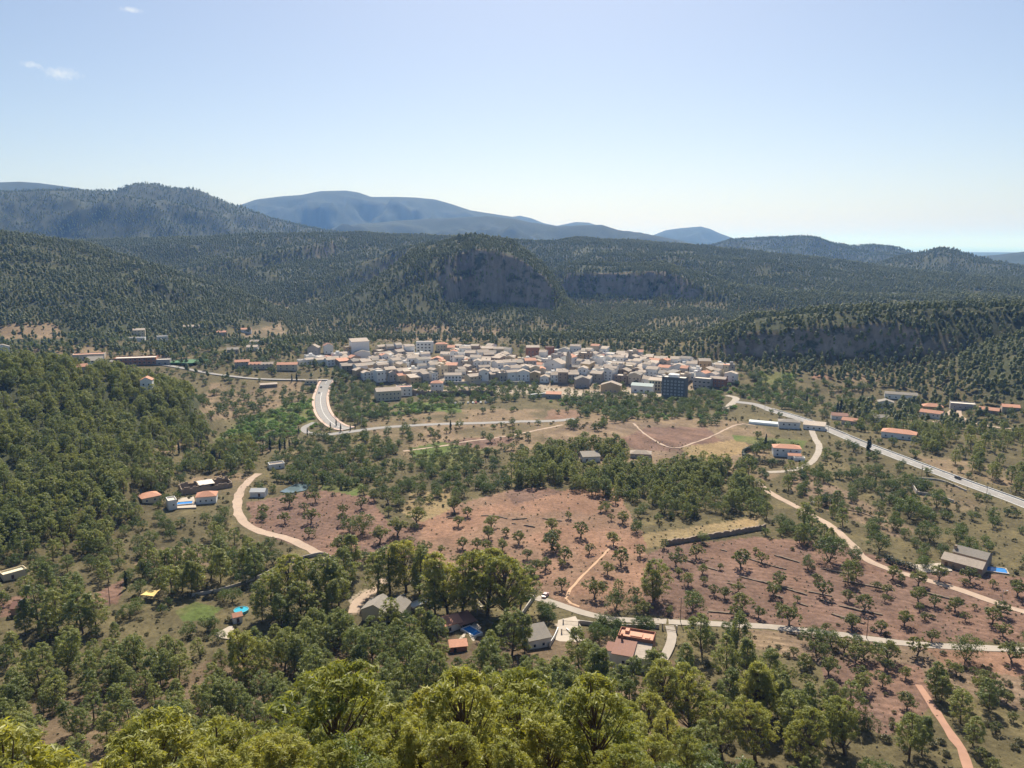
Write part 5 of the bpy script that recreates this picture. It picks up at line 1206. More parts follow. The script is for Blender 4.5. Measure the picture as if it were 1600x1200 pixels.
pole(1063, 972, 9.5, 'wooden utility pole at the edge of the lane near the orchard')
pole(1354, 998, 8.0, 'thin wooden utility pole beside the lower lane on the right')
pole(1266, 803, 6.5, 'street lamp beside the farm track below the dark pines', True); pole(1565, 945, 6.0, 'street lamp at the right end of the orchard track', True)
pole(627, 945, 4.0, 'white garden lamp behind the cream villa with grey gables', True)
pole(127, 545, 14.0, 'tall mast rising over the pinkish flat-roofed hall', False, False)
pole(507, 676, 9.0, 'lamp post at the foot of the bridge road', True); pole(565, 668, 9.0, 'lamp post on the valley road near the round dark trees', True)
pole(1294, 676, 8.0, 'lamp post left of the main road near the low house', True); pole(1195, 641, 8.5, 'lamp post on the wide pink junction', True)
pole(1440, 745, 7.0, 'wooden utility pole beside the main road above the walled plot'); pole(1541, 778, 7.0, 'wooden utility pole beside the main road near the right edge')
def gate(px, py, w, h, rot, label):
    x, y, z = hit(px, py); o = empty('gate', (x, y, z), facing(x, y, rot)); tag(o, label, 'gate')
    f = MB()
    for zz in (.25, h - .15): f.box(-w/2, w/2, -.04, .04, zz, zz + .09)
    f.build('frame', FRAME_B, o); bm_ = MB().box(-.025, .025, -.025, .025, .1, h + .05); me = mesh_py('bar', bm_.v, bm_.f, FRAME_B)
    for k in range(int(w / .45) + 1): link('bar', me, o, (-w/2 + k * .45, 0, 0))
    for s in (-1, 1): MB().box(-.22, .22, -.22, .22, -.4, h + .4).box(-.28, .28, -.28, .28, h + .4, h + .5).build('gate_post', CONC, o, (s * (w/2 + .3), 0, 0))
    PROTECT.append((px - 10, px + 10, py - 8, py, math.hypot(x, y)))
gate(892, 978, 5.0, 1.9, -6, 'brown metal gate at the top of the pale forecourt'); gate(888, 992, 4.2, 1.8, -4, 'inner metal railing gate across the pale forecourt')
gate(1046, 985, 4.4, 1.8, -8, 'metal gate on the driveway above the white house with roof terrace')
terrace_wall([(836,934),(826,948),(812,968)], 1.8, CONC, 'pale garden wall running down from the lane past the dark shrubs', thick=.35, name='garden_wall')
terrace_wall([(872,986),(864,1003),(858,1012)], 1.6, METAL, 'grey fence wall on the left of the pale forecourt', thick=.2, name='garden_wall')
terrace_wall([(905,975),(960,981),(1030,982)], 1.5, CONC, 'pale wall between the lower lane and the dark garden trees', thick=.3, name='garden_wall')
terrace_wall([(810,936),(830,940)], 1.7, plain('green_screen', (.02, .20, .12), .7, .1), 'bright green screen fence beside the big dark pines', thick=.1, name='screen_fence', cat='fence')
terrace_wall([(440,884),(500,868),(520,876)], 1.6, CONC, 'thin pale garden wall below the dirt track', thick=.25, name='garden_wall')
terrace_wall([(300,932),(350,922),(400,905),(440,885)], 1.2, CONC, 'long low wall along the upper side of the green lawn', thick=.25, name='garden_wall')
terrace_wall([(1040,852),(1090,844),(1140,836),(1196,826)], 2.4, STONE, 'dark dry-stone retaining wall under the dry grass terrace', thick=.8)
terrace_wall([(885,986),(900,1000)], 1.2, FRAME_W, 'white low wall on the right of the pale forecourt', thick=.3, name='garden_wall')
RUBBLE = plain('field_rubble', (.17, .13, .095), .95, .5, 2.0, .6)
lowl = [[(1068,874),(1115,890),(1200,912),(1300,932)], [(1100,852),(1150,866),(1200,883),(1275,900),(1395,923)], [(1200,912),(1260,930),(1320,949),(1400,965),(1490,978)], [(1110,905),(1200,928),(1300,960),(1350,975)], [(1400,915),(1440,925),(1520,945),(1580,960)], [(1210,868),(1280,888),(1330,898)], [(800,812),(840,810),(880,815)], [(800,818),(836,824)], [(1270,770),(1320,778),(1375,795)], [(1290,795),(1340,800),(1400,822)],
        [(700,810),(760,806),(800,812)], [(620,790),(690,776)], [(1040,945),(1100,955),(1180,962)], [(1230,990),(1300,1002),(1380,1010)]]
wh = ['below the dry-stone retaining wall', 'crossing the right orchard below the big dark pine', 'lowest long one of the right orchard', 'short middle one of the right orchard', 'beside the orchard track at right', 'under the pale young pine', 'at the top of the orange orchard', 'second at the top of the orange orchard', 'on the field terrace below the pink junction', 'on the field beside the farm track', 'between red and orange orchard', 'at the edge of the yellow grass', 'above the lower lane near the utility pole', 'below the lower lane at right']
for i, p in enumerate(lowl): terrace_wall(p, .42, RUBBLE, 'low dry-stone terrace wall, ' + wh[i], thick=.6, seed=i, name='terrace_wall')
# walled derelict plot beside the main road
for i, (p, t) in enumerate((([(1422,748),(1425,760),(1432,772)], 'left wall'), ([(1432,772),(1460,776),(1490,786)], 'front wall'), ([(1430,748),(1470,752),(1510,768)], 'back wall'))):
    terrace_wall(p, 2.2 - .6 * i, CONC, 'pale broken %s of the derelict plot beside the main road' % t, thick=.4, name='plot_wall')
# clipped hedge round the white villa
def hedge(pix, w, h, label, seed, mat=CYP):
    p = smooth_path(pix, .9); g = np.random.default_rng(seed); C = []; Rd = []
    for q in p:
        z0 = float(gz(*q))
        for zz in np.arange(.4, h, .7): C.append((q[0] + g.normal() * .1, q[1] + g.normal() * .1, z0 + zz)); Rd.append(w * .6)
    C = np.array(C); c0 = C.mean(0); c0[2] = C[:, 2].min() - .4
    v, f = cards(g, C - c0, np.array(Rd), 1.0, 26, .28, 1.0, .3, .5)
    o = link('hedge', mesh_np('hedge', v, f, mat), None, c0); tag(o, label, 'hedge')
hedge([(1206,694),(1185,700),(1162,709),(1168,720),(1190,725),(1226,726)], 1.6, 2.6, 'dark clipped hedge curving round the garden of the white villa', 1)
hedge([(1384,877),(1400,884),(1430,893)], 1.4, 2.6, 'dark cypress hedge on the left of the stone villa terrace', 2)

# ------------------------------------------------------------------ plants: where each one stands
TREES = []     # dicts: kind, x, y, z, s (scale), h (height m)
def put(kind, px, py, hpx=None, h=None, dist=None, tint=None):
    if dist is None: x, y, z = hit(px, py)
    else:
        a = float(ray(px, py)[0]); x, y = dist * math.sin(a), dist * math.cos(a); z = float(gz(x, y))
    _, _, dep = project(x, y, z)
    hh = h if h else hpx * dep / F / math.cos(math.atan2(CAMZ - z, math.hypot(x, y)))
    TREES.append(dict(kind=kind, x=x, y=y, z=z, h=hh, fixed=True))
g = random.Random(3)
def zoomed(x0, y0, lst, kind='olive', k=.86):
    for t in lst: put(kind, x0 + t[0] / 4, y0 + t[1] / 4, hpx=t[2] / 4 * k * g.uniform(.92, 1.1))
zoomed(400, 700, [(45,425,90),(180,470,85),(205,365,100),(345,470,110),(335,555,70),(300,400,80),(545,415,90),(370,340,80),(545,480,100),(775,590,130),(885,550,130),(535,655,130),(1005,480,120),(965,600,60),(1050,655,90),(740,330,90),(660,380,90),(830,350,90),(900,380,80),(830,420,70),(1240,400,120),(1320,430,80),(1265,490,80),(1470,500,90),(1455,570,100),(1560,550,70),(1290,630,80),(1380,630,80),(1440,650,90),(1540,640,80),(1155,660,60),(1490,700,80),(1270,740,90)])
zoomed(800, 700, [(40,600,90),(95,695,80),(250,520,90),(250,630,130),(270,660,90),(430,560,130),(485,660,80),(635,610,90),(690,470,90),(210,760,90),(140,790,110),(330,710,110),(310,745,60),(310,890,100),(515,940,130),(595,790,90),(680,730,120),(800,680,90),(950,630,70),(1040,660,50),(1030,740,100),(1150,690,100),(1190,790,80),(1040,800,60),(770,940,80),(820,1040,90),(985,1040,60),(1100,860,90),(1300,760,50),(1430,750,130),(1260,920,80),(1330,940,90),(1410,900,80),(1440,1010,110),(1400,1050,90),(1540,1060,90),(1560,720,80),(1520,660,50),(1200,850,60)])
zoomed(1200, 700, [(70,860,110),(30,930,110),(345,930,120),(185,960,50),(780,820,100),(600,1020,140),(505,960,80),(730,960,60),(940,970,120),(945,1020,60),(850,1110,110),(1170,1020,100),(1040,990,90),(1290,1010,50),(1230,1080,70),(1400,1100,140),(1460,1050,120),(1470,1180,110),(520,1130,110),(705,1150,90),(360,1140,60),(130,1110,140),(70,1030,80),(1065,830,110),(1260,840,110),(940,860,120),(1405,870,60),(1560,930,120),(165,990,30)])
zoomed(1200, 900, [(1025,410,90),(1520,540,150),(480,480,120),(600,520,120),(545,540,120),(750,540,150),(930,500,140),(300,500,130),(160,500,70),(230,570,90),(380,620,130),(590,720,130),(570,640,110),(715,690,100),(730,590,90),(860,640,90),(870,840,120),(240,700,100),(150,800,120),(270,870,130),(1180,800,130),(1130,590,70),(1330,720,120),(1420,760,120),(1290,630,70),(1420,650,60),(210,600,80),(100,660,120),(50,730,100)])
zoomed(800, 700, [(650,1010,170),(1130,1020,170)], 'broad', .8)
zoomed(400, 700, [(660,540,180),(590,520,130)], 'broad', .75)
zoomed(1200, 700, [(375,710,230),(250,760,120),(540,720,140),(1010,580,160),(1180,590,150),(640,540,120),(880,440,180),(990,460,130),(1050,370,140),(690,640,150),(1270,640,120)], 'broad', .8)
zoomed(1200, 900, [(1230,530,240),(410,840,170),(620,970,160),(150,970,170)], 'broad', .72)
for px, py, h in ((635,925,80),(610,928,70),(655,930,74),(590,934,66),(700,960,92),(722,958,88),(680,962,70),(762,962,96),(790,966,98),(812,958,70),(748,946,70),(1022,938,60),(966,928,22),(1020,940,52),(1325,912,36),(1338,905,30),(1462,1090,52),(1470,1098,40),(1440,1180,60),(1420,1190,66),(1320,1180,74),(1300,1160,56),(1500,1130,48),(1545,1110,46),(1520,1165,44),
                  (924,1084,70),(936,1084,66),(977,1090,60),(960,1088,50),(1022,1062,44),(1035,1132,86),(1081,1152,92),(1129,1190,86),(1132,1110,58),(1176,1118,76),(1192,1122,84),(1150,1016,58),(1097,1022,58),(1135,1062,62),(1042,1204,76),(975,1200,86),(1102,1199,66),(1007,1174,78),(1062,1090,56),(1075,1060,52),(1165,1060,62),(1195,1070,60),(1215,1120,56),(1240,1160,70),(1255,1195,80),(1180,1190,84),(1020,1060,44),(905,1050,60),(920,1058,54),
                  (330,905,50),(345,910,56),(300,925,50),(268,930,46),(310,925,44),(285,925,40),(400,905,50),(430,965,70),(450,958,80),(480,955,74),(505,950,78),(530,945,72),(470,975,60),(440,985,56),(520,965,58),(410,970,50),(545,920,60),(550,900,66),
                  (60,980,70),(90,985,66),(100,960,56),(120,975,60),(130,990,64),(150,985,60),(40,990,52),(265,1037,44),(275,1038,40),(205,1040,44),(150,1030,30),(75,1062,56),(105,1050,60),(190,1060,48),(200,1075,46),(215,1045,52),(120,940,44),(80,930,52),
                  (672,1088,72),(660,1084,48),(690,1085,60),(640,1060,60),(615,1040,56),(585,1045,60),(560,1035,52),(470,1020,52),(445,1050,64),(420,1060,60),(400,1045,58),(385,1070,80),(545,1010,46),(620,1008,40),(612,978,40),(660,1000,50),(675,1002,46),(682,1008,44),(754,1046,40),(770,1038,50),(800,1025,66),(820,1020,58),(760,1060,60),(735,1056,28)):
    put('pine', px, py, hpx=h)
# the big pines right below the viewpoint (feet out of the picture)
for px, py, dist, h in ((508,1190,72,17.5),(575,1190,84,14.5),(252,1180,78,16.5),(310,1180,86,14),(790,1180,84,17),(850,1185,92,13),(715,1190,70,9.5),(50,1180,62,15.5),(130,1180,74,12),(400,1190,66,10),(640,1195,62,9),(890,1190,78,9.5),(960,1190,90,10),(20,1150,80,11),(180,1190,58,9.5),(340,1195,58,8.5),(460,1195,56,8),(590,1195,60,8),(960,1195,66,7.5),(-40,1150,66,12),(-60,1100,90,12),(690,1150,100,10),(440,1150,104,11),(330,1130,112,11),(200,1130,108,10.5),(95,1120,104,11),(10,1110,112,11),(560,1140,112,10),(620,1130,122,10),(760,1150,112,11),(860,1140,116,11),(920,1150,104,10),(1010,1190,108,10),(1080,1190,116,10),(255,1120,128,10),(480,1120,126,10),(140,1110,132,10),(50,1090,130,10),(-20,1195,48,5.0),(32,1195,55,8.0),(84,1195,62,7.0),(136,1195,53,6.0),(188,1195,60,5.0),(240,1195,51,8.0),(292,1195,58,7.0),(344,1195,49,6.0),(396,1195,56,5.0),(448,1195,63,8.0),(500,1195,54,7.0),(552,1195,61,6.0),(604,1195,52,5.0),(656,1195,59,8.0),(708,1195,50,7.0),(760,1195,57,6.0),(812,1195,48,5.0),(864,1195,55,8.0),(916,1195,62,7.0),(968,1195,53,6.0)):
    put('pine', px, py, h=h, dist=dist)
for x0, y0, lst in ((0, 500, [(1120,840,80),(1345,900,90),(1260,830,80),(1330,870,70),(1375,890,60)]), (400, 500, [(90,820,90),(150,820,80),(182,820,85),(210,800,60),(268,712,50),(322,722,52),(45,790,50),(1217,695,70),(415,1040,60),(380,1042,70),(465,682,44),(502,664,48),(530,700,52),(590,692,44),(620,680,40),(255,390,60),(225,385,50)]),
                    (1200, 500, [(240,530,70),(590,480,60),(452,592,95),(432,598,90),(632,842,112),(622,838,96),(668,1052,80),(1580,320,30)]), (0, 700, [(790,880,112)]), (800, 500, [(1585,790,80)]), (400, 700, [(1085,1010,110)])):
    for t in lst: put('cypress', x0 + t[0]/4, y0 + t[1]/4, hpx=t[2]/4)

# regions of the valley: outline in photo pixels, kinds with shares, share of places filled (later ones win)
VEG = [
 ([(-200,300),(1800,300),(1800,1300),(-200,1300)], [('shrub', .78), ('broad', .22)], .52),
 ([(440,490),(560,500),(900,500),(1180,520),(1180,575),(1000,556),(880,544),(700,536),(560,535),(470,550)], [('pine', .75), ('shrub', .25)], .75),
 ([(600,505),(790,512),(800,535),(600,537)], [('pine', .4), ('shrub', .6)], .55),
 # left wooded spur
 ([(-60,548),(130,570),(260,596),(345,648),(318,700),(262,712),(215,760),(205,800),(250,850),(190,890),(120,915),(-60,900)], [('pine', .92), ('broad', .08)], .74),
 ([(205,770),(330,700),(420,690),(400,740),(300,740),(270,770),(215,830),(190,810)], [('broad', .5), ('pine', .5)], .8),
 ([(-60,880),(140,880),(280,830),(400,850),(420,890),(300,940),(200,920),(80,960),(-60,950)], [('broad', .35), ('pine', .35), ('shrub', .3)], .62),
 ([(180,820),(320,800),(350,830),(280,870),(200,870)], [('shrub', .5), ('broad', .5)], .6),
 # plateau and slopes behind
 ([(-60,470),(480,500),(500,560),(330,600),(250,570),(-60,552)], [('pine', .6), ('broad', .4)], .62),
 ([(0,500),(110,495),(110,535),(0,540)], [('pine', .5), ('shrub', .5)], .28),
 ([(320,570),(500,560),(575,600),(560,640),(490,600),(400,600)], [('broad', .7), ('pine', .3)], .5),
 ([(515,595),(575,590),(600,632),(545,650),(520,640)], [('broad', 1)], .8),
 ([(300,600),(495,598),(490,625),(400,640),(300,665)], [('shrub', .6), ('broad', .4)], .55),
 # river belt
 ([(330,690),(400,650),(490,625),(495,672),(460,680),(400,690)], [('reed', .75), ('broad', .25)], .9),
 ([(545,630),(620,632),(740,634),(830,628),(960,626),(1100,622),(1140,640),(1130,660),(1000,655),(900,650),(830,650),(700,645),(560,655)], [('broad', .45), ('reed', .55)], .75),
 ([(640,600),(830,604),(830,630),(640,628)], [('broad', .8), ('reed', .2)], .55),
 ([(780,600),(840,600),(845,640),(760,640)], [('broad', 1)], .8),
 ([(880,622),(1140,612),(1150,640),(1080,665),(900,660)], [('broad', .85), ('reed', .15)], .8),
 ([(1085,610),(1150,600),(1180,570),(1260,580),(1300,640),(1240,650),(1180,630),(1130,625)], [('broad', .7), ('reed', .3)], .75),
 ([(1250,590),(1400,600),(1390,640),(1280,655)], [('broad', .6), ('shrub', .4)], .55),
 ([(870,545),(1000,560),(1160,575),(1200,600),(1150,580),(1000,556)], [('broad', .6), ('reed', .4)], .7),
 ([(1080,500),(1180,482),(1470,472),(1430,540),(1400,605),(1250,590),(1130,570)], [('pine', 1)], .72),
 # field belt
 ([(560,660),(900,656),(1000,655),(1180,660),(1170,735),(980,730),(820,705),(640,720),(560,700)], [('shrub', .6), ('olive', .12), ('broad', .28)], .30),
 ([(400,690),(640,680),(700,720),(840,720),(850,745),(700,760),(690,780),(500,770),(400,745)], [('broad', .7), ('olive', .15), ('shrub', .15)], .60),
 ([(690,730),(800,700),(870,700),(830,760),(720,780),(690,770)], [('broad', .75), ('shrub', .25)], .6),
 ([(640,720),(700,690),(770,705),(720,740)], [('broad', .3), ('olive', .7)], .5),
 ([(1040,655),(1130,655),(1130,670),(1050,668)], [('broad', 1)], .4),
 ([(790,775),(840,770),(890,800),(880,815),(800,812)], [('shrub', .85), ('olive', .15)], .55),
 # central grove
 ([(790,712),(870,705),(960,700),(1060,735),(1130,715),(1190,740),(1200,775),(1175,806),(1050,812),(1000,788),(970,806),(930,775),(880,762),(800,762)], [('pine', .85), ('broad', .15)], .78),
 ([(1130,690),(1260,690),(1260,750),(1180,745),(1130,712)], [('broad', .6), ('shrub', .4)], .45),
 ([(1190,745),(1270,740),(1330,800),(1330,870),(1250,850),(1180,820)], [('broad', .6), ('pine', .2), ('shrub', .2)], .55),
 ([(1250,700),(1420,750),(1500,800),(1480,850),(1400,850),(1300,790)], [('shrub', .55), ('broad', .45)], .58),
 ([(1380,820),(1620,800),(1620,900),(1540,880),(1400,870)], [('broad', .5), ('shrub', .4), ('pine', .1)], .55),
 # right side above the road
 ([(1300,640),(1420,620),(1620,650),(1620,720),(1480,720),(1400,690),(1330,670)], [('pine', .6), ('broad', .4)], .68),
 ([(1470,680),(1640,690),(1640,790),(1560,760),(1470,725)], [('pine', .5), ('shrub', .5)], .30),
 ([(1380,590),(1640,500),(1640,640),(1500,640),(1400,620)], [('pine', 1)], .92),
 ([(1390,500),(1640,470),(1640,530),(1500,556),(1390,592)], [('pine', 1)], .8),
 # near slope
 ([(-60,985),(130,995),(300,1010),(420,1030),(520,1015),(520,1040),(300,1060),(-60,1040)], [('shrub', .7), ('pine', .3)], .52),
 ([(-60,1030),(300,1050),(420,1040),(640,1020),(720,1020),(880,1040),(900,1120),(1000,1110),(1000,1260),(-60,1260)], [('pine', .75), ('shrub', .25)], .58),
 ([(430,960),(560,960),(600,1010),(700,1010),(690,1060),(420,1060)], [('pine', 1)], .55),
 ([(640,1040),(700,1040),(710,1090),(670,1110)], [('shrub', 1)], .3),
 ([(900,1050),(1250,1020),(1300,1260),(950,1260),(900,1120)], [('shrub', .75), ('pine', .25)], .38),
 ([(905,972),(1020,985),(1020,1005),(950,1010),(905,990)], [('broad', .9), ('shrub', .1)], .9),
 ([(825,942),(885,965),(880,978),(840,972)], [('broad', 1)], .9),
 ([(740,985),(790,970),(830,985),(800,1010),(750,1015)], [('shrub', .6), ('broad', .4)], .6),
 ([(200,930),(300,970),(290,990),(200,985)], [('broad', .6), ('shrub', .4)], .6),
 ([(1450,1060),(1640,1030),(1640,1260),(1540,1260),(1480,1120)], [('shrub', .85), ('olive', .15)], .6),
 ([(1250,1040),(1420,1050),(1430,1120),(1380,1200),(1280,1200)], [('shrub', .8), ('pine', .2)], .28),
 # open ground
 ([(385,785),(580,775),(700,835),(700,858),(560,878),(440,845)], [('shrub', 1)], .012),
 ([(640,800),(790,768),(900,768),(985,830),(1015,905),(1000,945),(880,948),(740,905),(640,862)], [('shrub', .5), ('olive', .5)], .03),
 ([(1005,870),(1180,838),(1440,890),(1620,930),(1620,1005),(1300,985),(1000,955)], [('shrub', .6), ('olive', .4)], .04),
 ([(1000,835),(1190,805),(1185,828),(1010,858)], [('shrub', 1)], .01),
 ([(540,900),(620,900),(640,960),(545,985)], [('shrub', 1)], .05),
 ([(820,625),(910,640),(905,656),(660,660),(640,648)], [('shrub', .6), ('broad', .4)], .12),
 ([(950,662),(1180,668),(1165,735),(990,735)], [('shrub', 1)], .03),
]
HT = {'pine': (6.5, 11.5), 'broad': (4.0, 7.0), 'olive': (3.2, 4.8), 'shrub': (.8, 2.3), 'reed': (2.4, 3.8), 'cypress': (7, 11)}
def scatter_valley():
    gg = np.random.default_rng(12); outs = []
    for r0, r1, s in ((52, 330, 4.3), (330, 620, 5.2), (620, 1060, 6.0)):
        x, y = jitter_grid(r0, r1, s, gg); z = gz(x, y)
        k = seen(x, y, z, 9, .02); x, y, z = x[k], y[k], z[k]
        px, py, dep = project(x, y, z)
        reg = np.full(len(x), -1)
        for i, (poly, kinds, fill) in enumerate(VEG): reg[in_poly(px, py, poly)] = i
        hillm = sstep((z - base_z(np.hypot(x, y)) - 9) / 14)
        u = gg.uniform(size=len(x)); clump = fbm(x / 22, y / 22, 301, 3)
        for i, (poly, kinds, fill) in enumerate(VEG):
            m = np.nonzero(reg == i)[0]
            f = np.clip(fill + (clump[m] - .5) * (1.2 if fill < .8 else .4) * min(1, fill * 3), 0, 1)
            if i == 0: f = np.maximum(f, np.where(np.hypot(x[m], y[m]) > 500, hillm[m] * .8, 0))
            m = m[u[m] < f]
            if not len(m): continue
            names = [q[0] for q in kinds]; sh = np.array([q[1] for q in kinds]); kk = gg.choice(len(names), len(m), p=sh / sh.sum())
            for q, c in zip(m, kk):
                kd = names[c]
                if i == 0 and hillm[q] > .4 and math.hypot(x[q], y[q]) > 500: kd = 'pine'
                lo, hi = HT[kd]; outs.append((kd, x[q], y[q], z[q], gg.uniform(lo, hi) * (.8 + .4 * clump[q])))
    # keep roads, houses and what the photograph leaves open clear
    X = np.array([o[1] for o in outs]); Y = np.array([o[2] for o in outs]); Hh = np.array([o[4] for o in outs]); Z = np.array([o[3] for o in outs]); ok = np.ones(len(X), bool)
    for p, kd in ROADS:
        for q in p: ok &= (X - q[0]) ** 2 + (Y - q[1]) ** 2 > (kd + .12 * Hh) ** 2
    for l in LAND: ok &= np.hypot(X - l[0], Y - l[1]) > l[4] + .15 * Hh
    for l in VILL_FOOT: ok &= np.hypot(X - l[0], Y - l[1]) > l[2] + 1
    px, py, dep = project(X, Y, Z); hp = Hh * F / dep; rr = np.hypot(X, Y); wp = hp * .3
    for P in PROTECT: ok &= ~((px + wp > P[0]) & (px - wp < P[1]) & (py > P[2]) & (py - hp < P[3] - 2) & (rr < P[4]))
    fx = np.array([(t['x'], t['y'], t['h']) for t in TREES])
    for t in fx: ok &= np.hypot(X - t[0], Y - t[1]) > max(1.6, t[2] * .30)
    ok &= ~(in_poly(px, py, VILLAGE) & (Hh > 5) & (rr > 760))
    for i in np.nonzero(ok)[0]: TREES.append(dict(kind=outs[i][0], x=outs[i][1], y=outs[i][2], z=outs[i][3], h=outs[i][4], fixed=False))
scatter_valley()
BASEH = {'pine': 10.0, 'broad': 6.0, 'olive': 4.6, 'cypress': 10.0, 'shrub': 1.6, 'reed': 3.2}
LIMIT = {'pine': 300, 'broad': 290, 'olive': 300, 'cypress': 60, 'shrub': 240, 'reed': 0}
TNAME = {'pine': 'pine_tree', 'broad': 'broadleaf_tree', 'olive': 'orchard_tree', 'cypress': 'cypress_tree', 'shrub': 'shrub'}
IND = []
def plant():
    gg = random.Random(77); rest = {}
    for kd in BASEH:
        T = [t for t in TREES if t['kind'] == kd]
        for t in T:
            _, py_, dep = project(t['x'], t['y'], t['z']); px_ = CX + F * t['x'] / dep
            t['px'], t['py'], t['sz'] = float(px_), float(py_), t['h'] * F / float(dep)
            t['in'] = -20 < px_ < 1620 and py_ - t['sz'] < 1195
        T.sort(key=lambda t: -(t['sz'] + (8 if t['fixed'] else 0)) if t['in'] else 1)
        n = 0
        for t in T:
            if t['in'] and n < LIMIT[kd]:
                n += 1; near_ = kd == 'pine' and t['sz'] > 88
                tm, cm = gg.choice(LIB['pine_near' if near_ else kd])
                sc = t['h'] / BASEH[kd]; o = empty(TNAME[kd], (t['x'], t['y'], t['z'] - .05), gg.uniform(0, 6.28), sc)
                link('trunk' if kd != 'shrub' else 'stem', tm, o); link('crown' if kd != 'shrub' else 'foliage', cm, o)
                t['o'] = o; IND.append(t)
            else: rest.setdefault(kd, []).append(t)
    names = {'pine': ('pine_wood', 'pine wood of the left spur and the slopes beside the valley', 'pine wood'), 'broad': ('river_trees', 'mass of dark broadleaf trees along the river and field edges', 'trees'),
             'olive': ('distant_orchard', 'far rows of small orchard trees on the valley fields', 'orchard'), 'shrub': ('scrub', 'low grey-green scrub spread over the dry slopes and field edges', 'scrub'), 'reed': ('river_reeds', 'bright green reeds filling the river bed before the village', 'reeds'), 'cypress': ('cypress_row', 'remaining far cypresses', 'cypresses')}
    for kd, T in rest.items():
        P = [(t['x'], t['y'], t['z'] - .05, t['h'] / {'pine': 10, 'broad': 6, 'olive': 4.6, 'shrub': 1.5, 'reed': 3.2, 'cypress': 10}[kd], gg.uniform(0, 6.28), gg.choice(STUFF['pine_far'] if kd == 'pine' and math.hypot(t['x'], t['y']) > 640 else STUFF[kd] if kd in STUFF else STUFF['broad'])) for t in T]
        if P: scatter_instances(names[kd][0], P, names[kd][1], names[kd][2])
    print('PLANTS', {k: (len([t for t in IND if t['kind'] == k]), len(rest.get(k, []))) for k in BASEH})
plant()
def weeds():
    """small tufts, clods and stones all over the dry ground and the ploughed fields"""
    gg = np.random.default_rng(44); P = []
    for r0, r1, s in ((90, 300, 2.0), (300, 520, 3.0)):
        x, y = jitter_grid(r0, r1, s, gg); z = gz(x, y); k = seen(x, y, z, 1, .01); x, y, z = x[k], y[k], z[k]
        n = fbm(x / 9, y / 9, 401, 3) * .6 + fbm(x / 40, y / 40, 405, 2) * .4
        k = gg.uniform(size=len(x)) < np.clip((n - .36) * 2.6, .05, .8); x, y, z = x[k], y[k], z[k]
        ok = np.ones(len(x), bool)
        for p, kd in ROADS:
            for q in p: ok &= (x - q[0]) ** 2 + (y - q[1]) ** 2 > max(.3, kd - 2.0) ** 2
        for l in LAND: ok &= np.hypot(x - l[0], y - l[1]) > l[4]
        x, y, z = x[ok], y[ok], z[ok]
        P.append(np.stack([x, y, z - .03, gg.uniform(.35, 1.25, len(x)) ** 1.6 * (1.0 if r0 < 200 else 1.5), gg.uniform(0, 6.28, len(x)), gg.choice(STUFF['weed'], len(x))], 1))
    scatter_instances('field_weeds', np.concatenate(P), 'small dry tufts and weeds scattered over fields and bare ground', 'weeds')
weeds()
far_forest()

# ------------------------------------------------------------------ words for the many: each by the landmark it stands at and its place there
def nth(i): return ordn[i] if i < len(ordn) else '%dth' % (i + 1)
FEAT = [(530,1080,'at the bottom centre of the picture'),(260,1100,'at the bottom left below the scrub slope'),(60,1110,'in the lower left corner'),(790,1100,'on the near slope below the gated forecourt'),(1060,1130,'on the near slope right of the roof-terrace house'),(1320,1150,'in the lower right below the orchard'),(1500,1120,'beside the red footpath'),
        (160,620,'on the left wooded spur'),(60,660,'on the far left of the wooded spur'),(100,760,'at the foot of the left wooded spur'),(270,700,'on the right flank of the left spur'),(900,760,'in the left half of the central pine grove'),(1080,770,'in the right half of the central pine grove'),(1290,900,'around the big dark pine of the right orchard'),
        (460,800,'in the red field right of the dirt track'),(600,830,'between the red field and the orange orchard'),(760,860,'in the left part of the orange orchard'),(880,830,'in the top part of the orange orchard'),(900,910,'in the lower part of the orange orchard'),(1000,900,'at the right rim of the orange orchard'),(1100,880,'at the top left of the purple orchard'),(1130,930,'at the lower left of the purple orchard'),(1220,920,'in the middle of the purple orchard'),(1300,960,'at the lower middle of the purple orchard'),(1400,950,'in the right part of the purple orchard'),(1530,970,'at the right end of the purple orchard'),(1250,1040,'below the lower lane, left side'),(1350,1050,'below the lower lane, middle'),(1500,1030,'below the lower lane, right side'),
        (560,720,'in the green belt above the pond'),(640,740,'in the thicket left of the grove'),(760,730,'in the thicket joining the central grove'),(700,650,'along the valley road'),(840,640,'by the river before the village'),(960,640,'by the river before the village front'),(1080,650,'left of the pink junction'),(1230,620,'right of the village by the river'),(1330,620,'in the fields right of the village'),(420,660,'in the green gully left of the bridge road'),(545,620,'right of the bridge road'),(440,590,'on the plateau row'),(350,540,'in the hillside estate'),(1560,700,'right of the main road'),(1450,690,'above the main road'),(1360,760,'between main road and farm track'),(1500,850,'behind the stone villa'),(1230,790,'beside the farm track'),(230,860,'in the gully below the farmhouses'),(90,940,'around the solar-panel house'),(480,940,'left of the cream villa'),(700,930,'in the dark grove behind the cream villa'),(960,990,'in the garden above the roof-terrace house'),(1120,1020,'right of the driveway gate'),(620,1040,'below the cream villa')]
landp = [(*project(l[0], l[1], l[2])[:2], l[3]) for l in LAND]
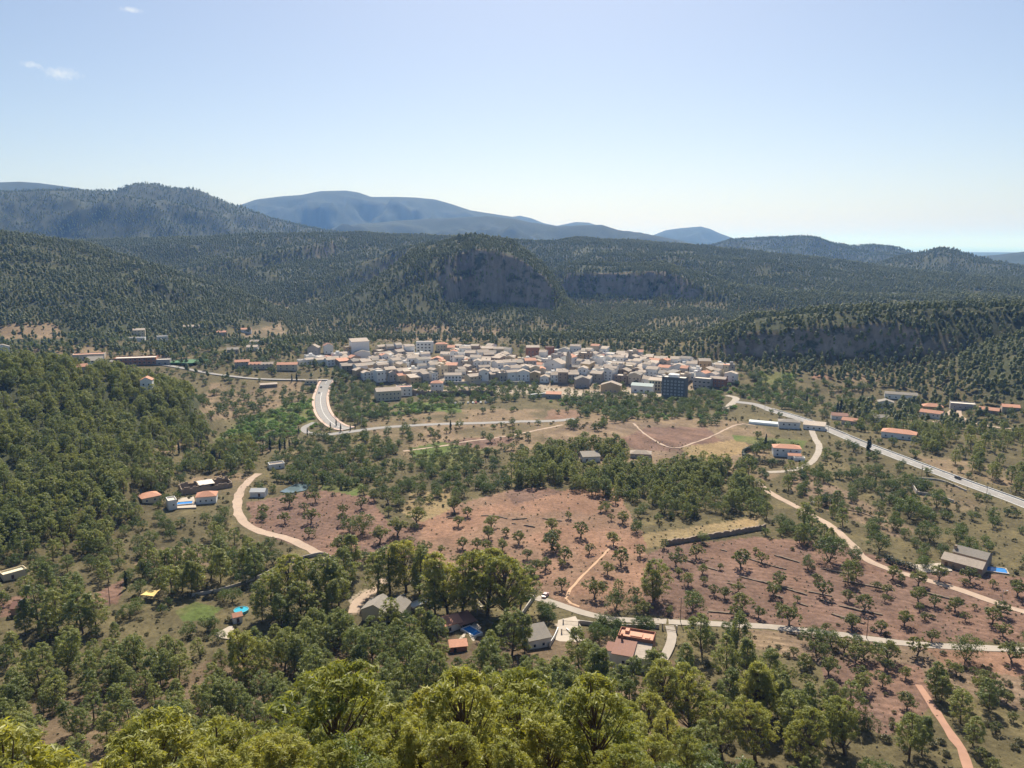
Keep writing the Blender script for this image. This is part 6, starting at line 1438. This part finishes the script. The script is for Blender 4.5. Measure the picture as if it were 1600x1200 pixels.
def word_trees():
    groups = {}
    for t in IND:
        best = None
        for fx_, fy_, w in FEAT:
            d = math.hypot(t['px'] - fx_, (t['py'] - fy_) * 1.4)
            if best is None or d < best[0]: best = (d, w)
        for lx, ly, w in landp:
            d = math.hypot(t['px'] - lx, (t['py'] - ly) * 1.4)
            if d < 34 and d * 1.2 < best[0] + 12:
                side = ('left of ' if t['px'] < lx - 8 else 'right of ' if t['px'] > lx + 8 else 'just below ' if t['py'] > ly else 'just behind ')
                best = (d * .8, side + w)
        groups.setdefault((t['kind'], best[1]), []).append(t)
    kn = {'pine': 'pine', 'broad': 'broadleaf tree', 'olive': 'orchard tree', 'cypress': 'cypress', 'shrub': 'shrub'}
    ad = {'pine': 'green', 'broad': 'dark green', 'olive': 'olive green', 'cypress': 'dark slim', 'shrub': 'dry grey-green'}
    gr = {'pine': 'pines of the valley and near slope', 'broad': 'broadleaf trees of the valley', 'olive': 'orchard trees in the fields', 'cypress': 'cypresses of the valley', 'shrub': 'shrubs on the near slopes and fields'}
    for (kd, w), T in groups.items():
        T.sort(key=lambda t: t['px'])
        hs = sorted(t['h'] for t in T)
        for i, t in enumerate(T):
            size = 'tall ' if t['h'] >= hs[-1] and len(T) > 1 else 'small ' if t['h'] <= hs[0] and len(T) > 1 else ''
            pos = '' if len(T) == 1 else ', %s from left' % nth(i) if i < 14 else ', %s from right' % nth(len(T) - 1 - i)
            lb = '%s%s %s %s%s' % (size, ad[kd], kn[kd], w, pos)
            if len(lb.split()) > 16: lb = '%s %s%s' % (kn[kd], w, pos)
            tag(t['o'], lb, {'pine': 'tree', 'broad': 'tree', 'olive': 'tree', 'cypress': 'tree', 'shrub': 'shrub'}[kd], gr[kd])
word_trees()
def word_village():
    marks = [(l[3], *project(l[0], l[1], l[2])[:2]) for l in LAND if any(abs(l[0] - b[0]) < .1 and abs(l[1] - b[1]) < .1 for b in big)]
    groups = {}
    for o, desc in VH:
        px, py, _ = project(o.location.x, o.location.y, o.location.z)
        w, lx, ly = min(marks, key=lambda m: math.hypot(m[1] - px, (m[2] - py) * 2.2))
        dx, dy = px - lx, (py - ly) * 2.2
        side = ('left of ' if dx < 0 else 'right of ') if abs(dx) > abs(dy) else ('behind ' if dy < 0 else 'in front of ')
        groups.setdefault((desc, side + w), []).append((px, o))
    for (desc, w), T in groups.items():
        T.sort(key=lambda t: t[0])
        for i, (px, o) in enumerate(T): tag(o, '%s %s%s' % (desc, w, '' if len(T) == 1 else ', %s from left' % nth(i)), 'house', 'houses packed together in the village')
word_village()
